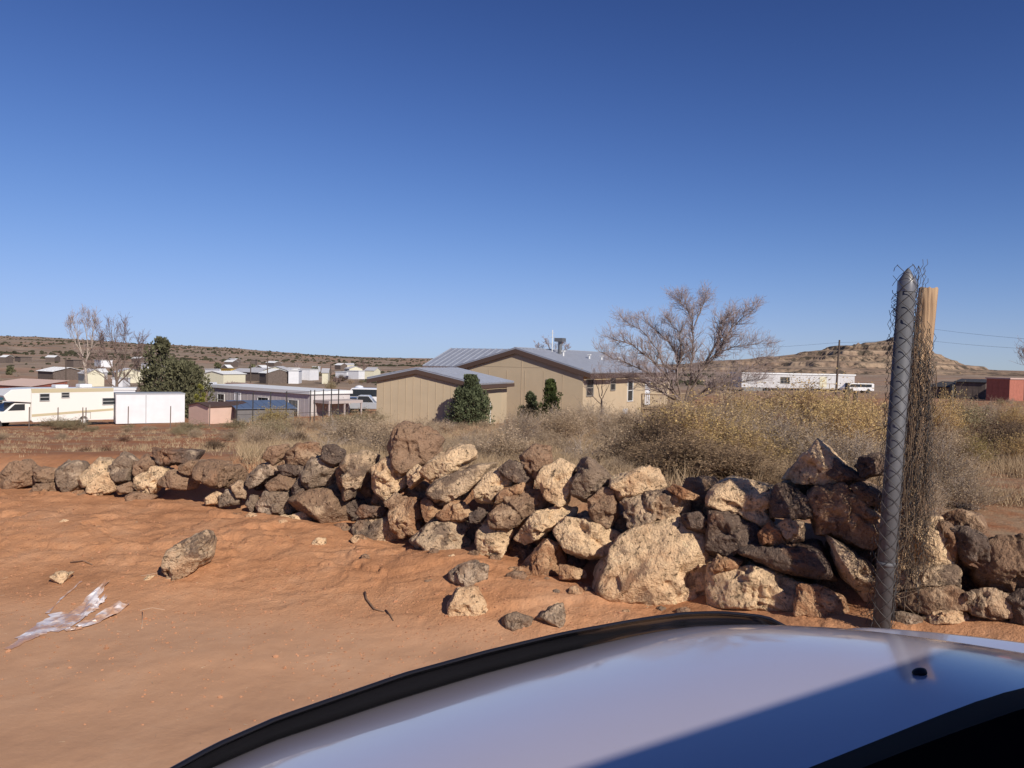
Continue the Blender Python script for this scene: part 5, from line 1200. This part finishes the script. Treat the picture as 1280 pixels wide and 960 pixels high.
# narrow rolled edge
strip_mesh(rows, 'hood', PAINT, .012)
rows = []
for i in range(31):
    t = i/30; row = []
    for j in range(21):
        s_ = j/20; n_ = .40+(1.12-.40)*t; u0 = seam_u(n_)+.008; u = u0+s_*.26
        z = hood_z(u0, n_)-.003-.015*s_-.42*max(0, s_-.35)**2.2-.02*max(0, (n_-.95)/.2)**2
        row.append(K(u, n_-.30*max(0, (t-.75)/.25)**2*s_, z))
    rows.append(row)
strip_mesh(rows, 'fender', PAINT, .01)
rows = [[K(-.31-.0*t-.24*s_, .40+.6*t, hood_z(-.3, .5)-.003-.42*max(0, s_-.1)**2-.05*t) for s_ in np.linspace(0, 1, 8)] for t in np.linspace(0, 1, 12)]
strip_mesh(rows, 'fender', PAINT, .01)
# smoked hood deflector: a curved blade standing off the front edge
rows = []; N_ = 70
for k, (dn, dz, th) in enumerate(((-.002, -.004, 0), (-.002, .018, 0), (-.010, .036, 0), (-.026, .052, 0), (-.044, .060, 0))):
    row = []
    for j in range(N_+1):
        u = -.30+1.70*j/N_; nf = front_n(u); hgt = float(np.interp(u, [-.3, .12, .5, .8, 1.0, 1.12, 1.2, 1.32, 1.40], [.3, .75, 1.05, 1.0, .85, .78, .78, .68, .1]))
        row.append(K(u, nf+dn*hgt+.006, hood_z(u, nf)-.006+dz*hgt))
    rows.append(row)
strip_mesh(rows, 'bug_deflector', mat('smoked_plastic', (.010, .010, .013), .16, spec=.5, coat=.3), .005)
# washer nozzle
wn = bmesh.new(); bmesh.ops.create_icosphere(wn, subdivisions=3, radius=1)
for v in wn.verts:
    x, y, z = v.co; f_ = 1-.35*(y < 0)*abs(y); v.co = (x*.015*f_, y*.009, max(z, -.15)*.006)
me = bpy.data.meshes.new('washer_nozzle'); wn.to_mesh(me); wn.free(); me.polygons.foreach_set('use_smooth', np.ones(len(me.polygons), dtype=bool))
q = P(1150, 843, 1); v_ = q-np.array([0, 0, EYE])
for k in range(400):
    tt = .4+k*.004; pp = v_*tt; u_, n_ = pp@UU, pp@NN
    if pp[2] < hood_z(u_, n_): break
o = link('washer_nozzle', me, TRIM, croot, loc=K(u_, n_, hood_z(u_, n_)+.002)); o.rotation_euler = (0, 0, math.atan2(UU[1], UU[0]))
# cowl, windshield, dash, roof, pillars, doors, lower body, wheels
cw = MB()
cw_r = []
for i in range(9):
    t = i/8; row = []
    for j in range(31):
        u = -.42+2.12*j/30; n0 = .497-.05*max(0, abs(u-.6)-.3)**2
        row.append(K(u, n0+.06-.20*t, hood_z(u, .5)-.012+.012*math.sin(t*3.14)+.05*t))
    cw_r.append(row)
strip_mesh(cw_r, 'cowl', mat('cowl_black', (.006, .006, .007), .8, spec=.1), .01)
gl = [[K(-.36+1.92*j/20+(.14-.28*j/20)*t, 0.46-.90*t-.08*abs(j-10)**2/100, -.40+.62*t) for j in range(21)] for t in np.linspace(0, 1, 8)]
mg = bpy.data.materials.new('windshield_cabin_dark'); mg.use_nodes = True; n = mg.node_tree; b = n.nodes['Principled BSDF']; b.inputs['Base Color'].default_value = (.01, .012, .014, 1); b.inputs['Roughness'].default_value = .25; b.inputs['Specular IOR Level'].default_value = 0; b.inputs['IOR'].default_value = 1.01; b.inputs['Base Color'].default_value = (.004, .004, .005, 1)  # opaque black, no reflection; the dark cabin is put into the pane's colour
strip_mesh(gl, 'windshield', mg, .006)
for nm, u0 in (('wiper', .25), ('wiper', 1.0)):
    w_ = MB(); w_.tube([K(u0, .43, -.405), K(u0+.28, .40, -.375), K(u0+.55, .37, -.355)], .007, 6, True); w_.build(nm, RUB, croot, True)
def cbox(name, u0, u1, n0, n1, z0, z1, m, bev=.02):
    c = MB(); c.hexa([K(u0, n0, z0), K(u1, n0, z0), K(u1, n1, z0), K(u0, n1, z0), K(u0, n0, z1), K(u1, n0, z1), K(u1, n1, z1), K(u0, n1, z1)]); return c.build(name, m, croot, True, bevel=bev)
cbox('roof', -.30, 1.52, -2.6, -.39, .20, .25, PAINT)
for u0, u1 in ((-.42, -.24), (1.62, 1.44)):
    p_ = MB(); a = K(u0, .42, -.42); b_ = K(u1, -.46, .22); p_.tube([a, b_], .035, 8, True); p_.build('windshield_pillar', PAINT, croot, True)
    p_ = MB(); p_.tube([K(u0, -1.1, -.55), K(u1, -1.15, .22)], .045, 8, True); p_.build('door_pillar', TRIM, croot, True)
for u0, u1 in ((-.50, -.40), (1.60, 1.70)):
    cbox('door', u0, u1, -2.6, .36, -1.25, -.50, PAINT, .03)
cbox('bumper', -.40, 1.58, .80, 1.02, -1.42, -.95, PAINT, .08)
cbox('grille', -.05, 1.25, .98, 1.06, -.92, -.70, TRIM, .02)
cbox('inner_bay', -.35, 1.52, .30, .80, -1.25, -.62, TRIM, .02)
for u0 in (-.30, 1.20): cbox('headlight', u0, u0+.28, .88, 1.0, -.90, -.72, mat('lamp_lens', (.7, .7, .72), .1, coat=1), .03)
for u0 in (-.40, 1.50):
    for n0 in (.35, -2.2):
        w_ = MB(); c = np.array(K(u0, n0, -EYE+.34)); w_.tube([c-UU*.11, c+UU*.11], .34, 22, True); wo = w_.build('wheel', RUB, croot); h_ = MB(); s_ = -1 if u0 < 0 else 1; h_.tube([c+UU*.09*s_, c+UU*.115*s_], .20, 16, True); h_.build('rim', mat('alloy', (.5, .5, .52), .3, metal=.8), wo)
mr = MB(); a = K(1.78, .26, -.32)
cbox('shadow_mirror', 1.68, 1.92, .20, .30, -.40, -.24, PAINT, .03)  # mirror out of view, added to help the shadow edge on the hood

# ------------------------------------------------------------ steel gate post, chain link, wooden post
PD = 4.12
pb = P(1101, 790, PD); pt = P(1134, 352, PD-.02); pz = gz(pb[0], pb[1])
STEEL = mat('galvanised_steel', (.10, .10, .108), .62, metal=.0, spec=.35, var=.2, scale=14, bump=.05)
proot = empty('gate_post', (pb[0], pb[1], pz), 0, 'dark steel pipe post with a pointed cap leaning slightly right', 'post')
def loc(p): return np.asarray(p)-np.array([pb[0], pb[1], pz])
ax = pt-pb; ax /= np.linalg.norm(ax); foot = pb-ax*((pb[2]-pz+.2)/ax[2])
m_ = MB(); m_.tube([loc(foot), loc(pt)], .044, 28, True); m_.build('pipe', STEEL, proot, True)
cp = MB(); cp.tube([loc(pt-ax*.055), loc(pt-ax*.004), loc(pt+ax*.002), loc(pt+ax*.045), loc(pt+ax*.066), loc(pt+ax*.072)], [.047, .047, .0455, .021, .008, .001], 28); cp.build('cap', mat('cap_metal', (.22, .215, .215), .32, metal=.5), proot, True)
band = MB(); [band.tube([loc(foot+ax*z_), loc(foot+ax*(z_+.022))], .0465, 24, True) for z_ in (.55,)]; band.build('clamp', STEEL, proot, True)
WIREM = mat('fence_wire', (.085, .08, .08), .55, metal=.4, spec=.4)
e1 = np.cross(ax, [0, 1, 0]); e1 /= np.linalg.norm(e1); e1 = -e1 if e1[0] < 0 else e1; e2 = np.cross(ax, e1); e2 = -e2 if e2[1] > 0 else e2   # e2 towards the camera
rg = np.random.default_rng(17)
cl = MB(); Hp = 1.98; st = .078
L0 = foot+ax*.2
for sgn in (-1, 1):
    for i in range(-3, 27):
        z0 = i*st; pts = []
        for k in range(15):
            th = (-125+250*k/14)*math.pi/180; z = z0+sgn*(k/14-.5)*.21+.0; 
            rr_ = .0485+.004*abs(math.sin(i*1.7+k))+.022*max(0, abs(th)-1.35)
            if 0 <= z <= Hp-.02: pts.append(L0+ax*z+e1*math.sin(th)*rr_+e2*math.cos(th)*rr_+rg.normal(0, .0012, 3))
            elif len(pts) > 1: break
        if len(pts) > 2: cl.tube([p-pb for p in pts], .0017, 4)
for side in (-1, 1):          # loose edge of the mesh sticking out beside the pipe
    for j in range(3):
        pts = []; n_ = 45
        for k in range(n_):
            z = .02+k*.0385; sw = .010*math.sin(z*5+j)+.012*math.sin(z*2.3+side)
            off = side*(.047+.008*j)+(.007 if k % 2 else -.007)*(1 if j else .6)+sw*.6
            pts.append(L0+ax*z+e1*off+e2*(.01-.02*j)+rg.normal(0, .0025, 3))
        cl.tube([p-pb for p in pts], .0016, 3)
cl.build('wire_mesh', WIREM, None, True, loc=pb.tolist())
o = bpy.data.objects['wire_mesh']; o.name = 'chain_link_mesh'; tag(o, 'rusty chain link wire wrapped round the steel pipe post', 'wire mesh')
# wooden post with a bundle of rolled mesh and dead vines in front
WD_ = 4.32
wb = P(1114, 800, WD_); wt = P(1160, 361, WD_); wz = gz(wb[0], wb[1])
wax = wt-wb; wax /= np.linalg.norm(wax); wf = wb-wax*((wb[2]-wz+.2)/wax[2])
wp = MB(); n_ = 22; ring = [1+.10*math.sin(3*a)+.06*math.sin(7*a+1)+rg.normal(0, .025) for a in [6.283*k/n_ for k in range(n_)]]
cuts = [0, .2, .5, .9, 1.3, 1.7, 2.1]; Lw = np.linalg.norm(wt-wf)
rowsw = []
for i in range(24):
    t = i/23; c = wf+wax*Lw*t; tw_ = .2*t
    rowsw.append([c+.048*ring[k]*(1+.06*math.sin(9*t+k*2.1))*(e1*math.cos(6.283*k/n_+tw_)+e2*math.sin(6.283*k/n_+tw_))+(wax*(.004*math.sin(k*2.4)+.006*rg.random()) if i == 23 else 0) for k in range(n_)])
for r in rowsw: wp.v += [tuple(p-wb) for p in r]
for i in range(23):
    for k in range(n_): wp.face((i*n_+k, i*n_+(k+1) % n_, (i+1)*n_+(k+1) % n_, (i+1)*n_+k))
wp.face(tuple(23*n_+k for k in range(n_)))
wm = bpy.data.materials.new('split_wood'); wm.use_nodes = True; n = wm.node_tree; b = n.nodes['Principled BSDF']; b.inputs['Roughness'].default_value = .9
tc = nd(n, 'ShaderNodeTexCoord'); mp = nd(n, 'ShaderNodeMapping'); mp.inputs[3].default_value = (60, 60, 2.2); n.links.new(tc.outputs['Object'], mp.inputs[0]); tt = nd(n, 'ShaderNodeTexNoise'); tt.inputs['Scale'].default_value = 1.3; tt.inputs['Detail'].default_value = 6; n.links.new(mp.outputs[0], tt.inputs[0])
cc_ = ramp(n, tt.outputs[0], [(.32, (.10, .06, .035)), (.42, (.34, .22, .13)), (.6, (.42, .28, .16)), (.75, (.52, .36, .22))]).outputs[0]; n.links.new(cc_, b.inputs['Base Color'])
bb = nd(n, 'ShaderNodeBump'); bb.inputs['Strength'].default_value = .9; bb.inputs['Distance'].default_value = .01; n.links.new(tt.outputs[0], bb.inputs['Height']); n.links.new(bb.outputs[0], b.inputs['Normal'])
tag(wp.build('wooden_post', wm, None, True, wb.tolist()), 'split tan wooden post standing right behind the steel pipe post', 'post')
# rolled mesh bundle
rb = MB(); WD2 = 4.19
def col(px_of_t, y0, y1, r, dep, zig, n_, mbx, jit=.004):
    pts = []
    for k in range(n_):
        t = k/(n_-1); y = y0+(y1-y0)*t; p = P(px_of_t(t), y, dep); pts.append(p+e1*((zig if k % 2 else -zig))+rg.normal(0, jit, 3))
    mbx.tube([p-wb for p in pts], r, 3)
for i in range(60):
    x0 = rg.uniform(1130, 1168); x1 = x0+rg.uniform(-22, 4)-4; dx = rg.uniform(-3, 5); a_ = rg.uniform(0, 6); y1 = rg.uniform(600, 770)
    col(lambda t: x0+(x1-x0)*t+dx*math.sin(t*7+a_)+(4 if .35 < t < .8 else 0), rg.uniform(375, 400) if x0 < 1150 else rg.uniform(400, 460), y1, .0017, WD2+rg.uniform(-.05, .05), rg.uniform(.006, .013), int((y1-370)/7), rb)
for i in range(9):     # frayed top
    x0 = rg.uniform(1140, 1156); x1 = rg.uniform(1141, 1161); col(lambda t: x0+(x1-x0)*t, 384, rg.uniform(322, 352), .0016, WD2+rg.uniform(-.03, .03), .006, 11, rb, .002)
for i in range(5):     # frayed left tuft
    x0 = rg.uniform(1116, 1126); col(lambda t: x0-4*math.sin(t*3), rg.uniform(360, 372), rg.uniform(396, 412), .0018, PD+.03, .007, 12, rb, .003)
tag(rb.build('wire_roll', WIREM, None, True, wb.tolist()), 'bundle of rolled up chain link hanging between the two posts', 'wire mesh')
vn_ = MB()
for i in range(95):
    x0 = rg.uniform(1132, 1168); y0 = rg.uniform(385, 640); y1 = y0+rg.uniform(60, 190); y1 = min(y1, 775); x1 = x0-(y1-y0)*.06+rg.uniform(-12, 12); a_ = rg.uniform(0, 6)
    col(lambda t: x0+(x1-x0)*t+3.5*math.sin(t*6+a_), y0, y1, rg.uniform(.0012, .0026), WD2+rg.uniform(-.06, .05), 0, 12, vn_, .005)
for i in range(150):
    x0 = rg.uniform(1114, 1165); y0 = rg.uniform(520, 760); a_ = rg.uniform(0, 6); x1 = x0+rg.uniform(-40, 45); y1 = y0+rg.uniform(-60, 70)
    col(lambda t: x0+(x1-x0)*t+4*math.sin(t*5+a_), y0, y1, rg.uniform(.0012, .0022), WD2+rg.uniform(-.05, .12), 0, 9, vn_, .006)
tag(vn_.build('dead_vines', mat('vine', (.24, .17, .115), .95, var=.3), None, True, wb.tolist()), 'dead tan vines tangled in the wire on the wooden post', 'vines')

# ------------------------------------------------------------ crumpled plastic on the bank, sticks and straw
rg = np.random.default_rng(5)
pm = bpy.data.materials.new('dusty_plastic'); pm.use_nodes = True; n = pm.node_tree; b = n.nodes['Principled BSDF']; b.inputs['Roughness'].default_value = .35; b.inputs['Coat Weight'].default_value = .4
g = n.nodes.new('ShaderNodeNewGeometry'); t = nd(n, 'ShaderNodeTexNoise'); t.inputs['Scale'].default_value = 9; t.inputs['Detail'].default_value = 6; n.links.new(g.outputs['Position'], t.inputs[0])
n.links.new(ramp(n, t.outputs[0], [(.40, (.47, .27, .17)), (.50, (.52, .35, .26)), (.58, (.66, .58, .56)), (.70, (.80, .76, .76))]).outputs[0], b.inputs['Base Color'])
pc0 = hit(95, 775); ps = MB()
def shard(line, w0, w1, h=.03, n_=14, m=5):
    a = np.array([hit(*line[0]), hit(*line[-1])]); L = [hit(*q) for q in line]; base = len(ps.v)
    for i in range(n_):
        t = i/(n_-1)*(len(L)-1); k = min(int(t), len(L)-2); p = L[k]*(1-(t-k))+L[k+1]*(t-k); d = a[1]-a[0]; d /= np.linalg.norm(d); s_ = np.array([d[1], -d[0], 0]); f_ = i/(n_-1); w_ = (w0+(w1-w0)*f_)*(.75+.4*rg.random())
        for j in range(m):
            q = p+s_*w_*(j/(m-1)-.5)+rg.normal(0, .006, 3); q[2] = gz(q[0], q[1])+.006+.5*h*(.25+.75*f_)*max(0, math.sin(j*2.1+i*.9)*.5+.4+rg.normal(0, .12)); ps.v.append(tuple(q-pc0))
    for i in range(n_-1):
        for j in range(m-1): c = base+i*m+j; ps.face((c, c+1, c+m+1, c+m))
shard([(30, 800), (62, 784), (88, 770)], .10, .24, .02); shard([(72, 785), (100, 765), (134, 731)], .14, .05, .05); shard([(60, 792), (95, 776), (122, 752)], .16, .05, .04)
shard([(100, 786), (128, 775), (154, 758)], .08, .13, .06); shard([(58, 768), (80, 748), (101, 729)], .012, .02, .01, 10, 3); shard([(82, 788), (92, 789), (103, 788)], .05, .02, .03); shard([(112, 768), (120, 760), (131, 750)], .06, .03, .05)
shard([(10, 812), (35, 800), (60, 788)], .04, .12, .012)
o = ps.build('plastic_sheet', pm, None, False, pc0.tolist()); md = o.modifiers.new('s', 'SOLIDIFY'); md.thickness = .002
tag(o, 'crumpled torn pale plastic sheet half buried at the edge of the road', 'plastic sheet')
for ln, r, lb in (([(456, 742), (458, 752), (468, 764), (480, 767)], .009, 'dark crooked root sticking out of the bank below the triangular slate rock'), ([(482, 764), (488, 770), (492, 777)], .006, 'short pale curved twig beside the crooked dark root'),
   ([(175, 764), (190, 762), (206, 763)], .003, 'thin straight stick lying right of the plastic sheet'), ([(178, 766), (178, 778), (177, 788)], .003, 'thin stick pointing to the road right of the plastic sheet'), ([(176, 722), (190, 719), (199, 717)], .003, 'thin pale stalk left of the lone grey stone'), ([(88, 705), (104, 703), (116, 707)], .006, 'dark curved twig on the bank above the plastic sheet'),
   ([(392, 632), (402, 624), (412, 617)], .006, 'stick lying across the big flat topped brown rock')):
    p = [hit(*q) for q in ln]; 
    if 'across' in lb: p = [P(x, y, wall_depth(400)+.02) for x, y in ln]
    s_ = MB(); s_.tube([q-p[0]+[0, 0, r*.8] for q in p], [r, r*.9, r*.7, r*.4][:len(p)], 5, True); tag(s_.build('stick', mat('stick_wood', (.22, .13, .08), .9) if 'dark' in lb else mat('pale_stick', (.46, .32, .22), .9), None, True, p[0].tolist()), lb, 'stick')
N = 420; x = rg.uniform(-4.5, 1.2, N); y = rg.uniform(2.6, 6.6, N); z = ground_rel(x, y)+EYE+.003; a_ = rg.uniform(0, 6.28, N); L_ = rg.uniform(.01, .05, N)
p0 = np.stack([x, y, z], 1); x2 = x+np.cos(a_)*L_; y2 = y+np.sin(a_)*L_; p1 = np.stack([x2, y2, ground_rel(x2, y2)+EYE+.004], 1)
v, f = ribbons(p0, p1, rg.uniform(.0008, .0016, N), rg); tag(link('straw', mesh_np('straw', v, f, False), leafmat('straw_bits', (.55, .42, .28), 0)), 'bits of straw scattered over the dirt road and bank', 'straw', kind='stuff')
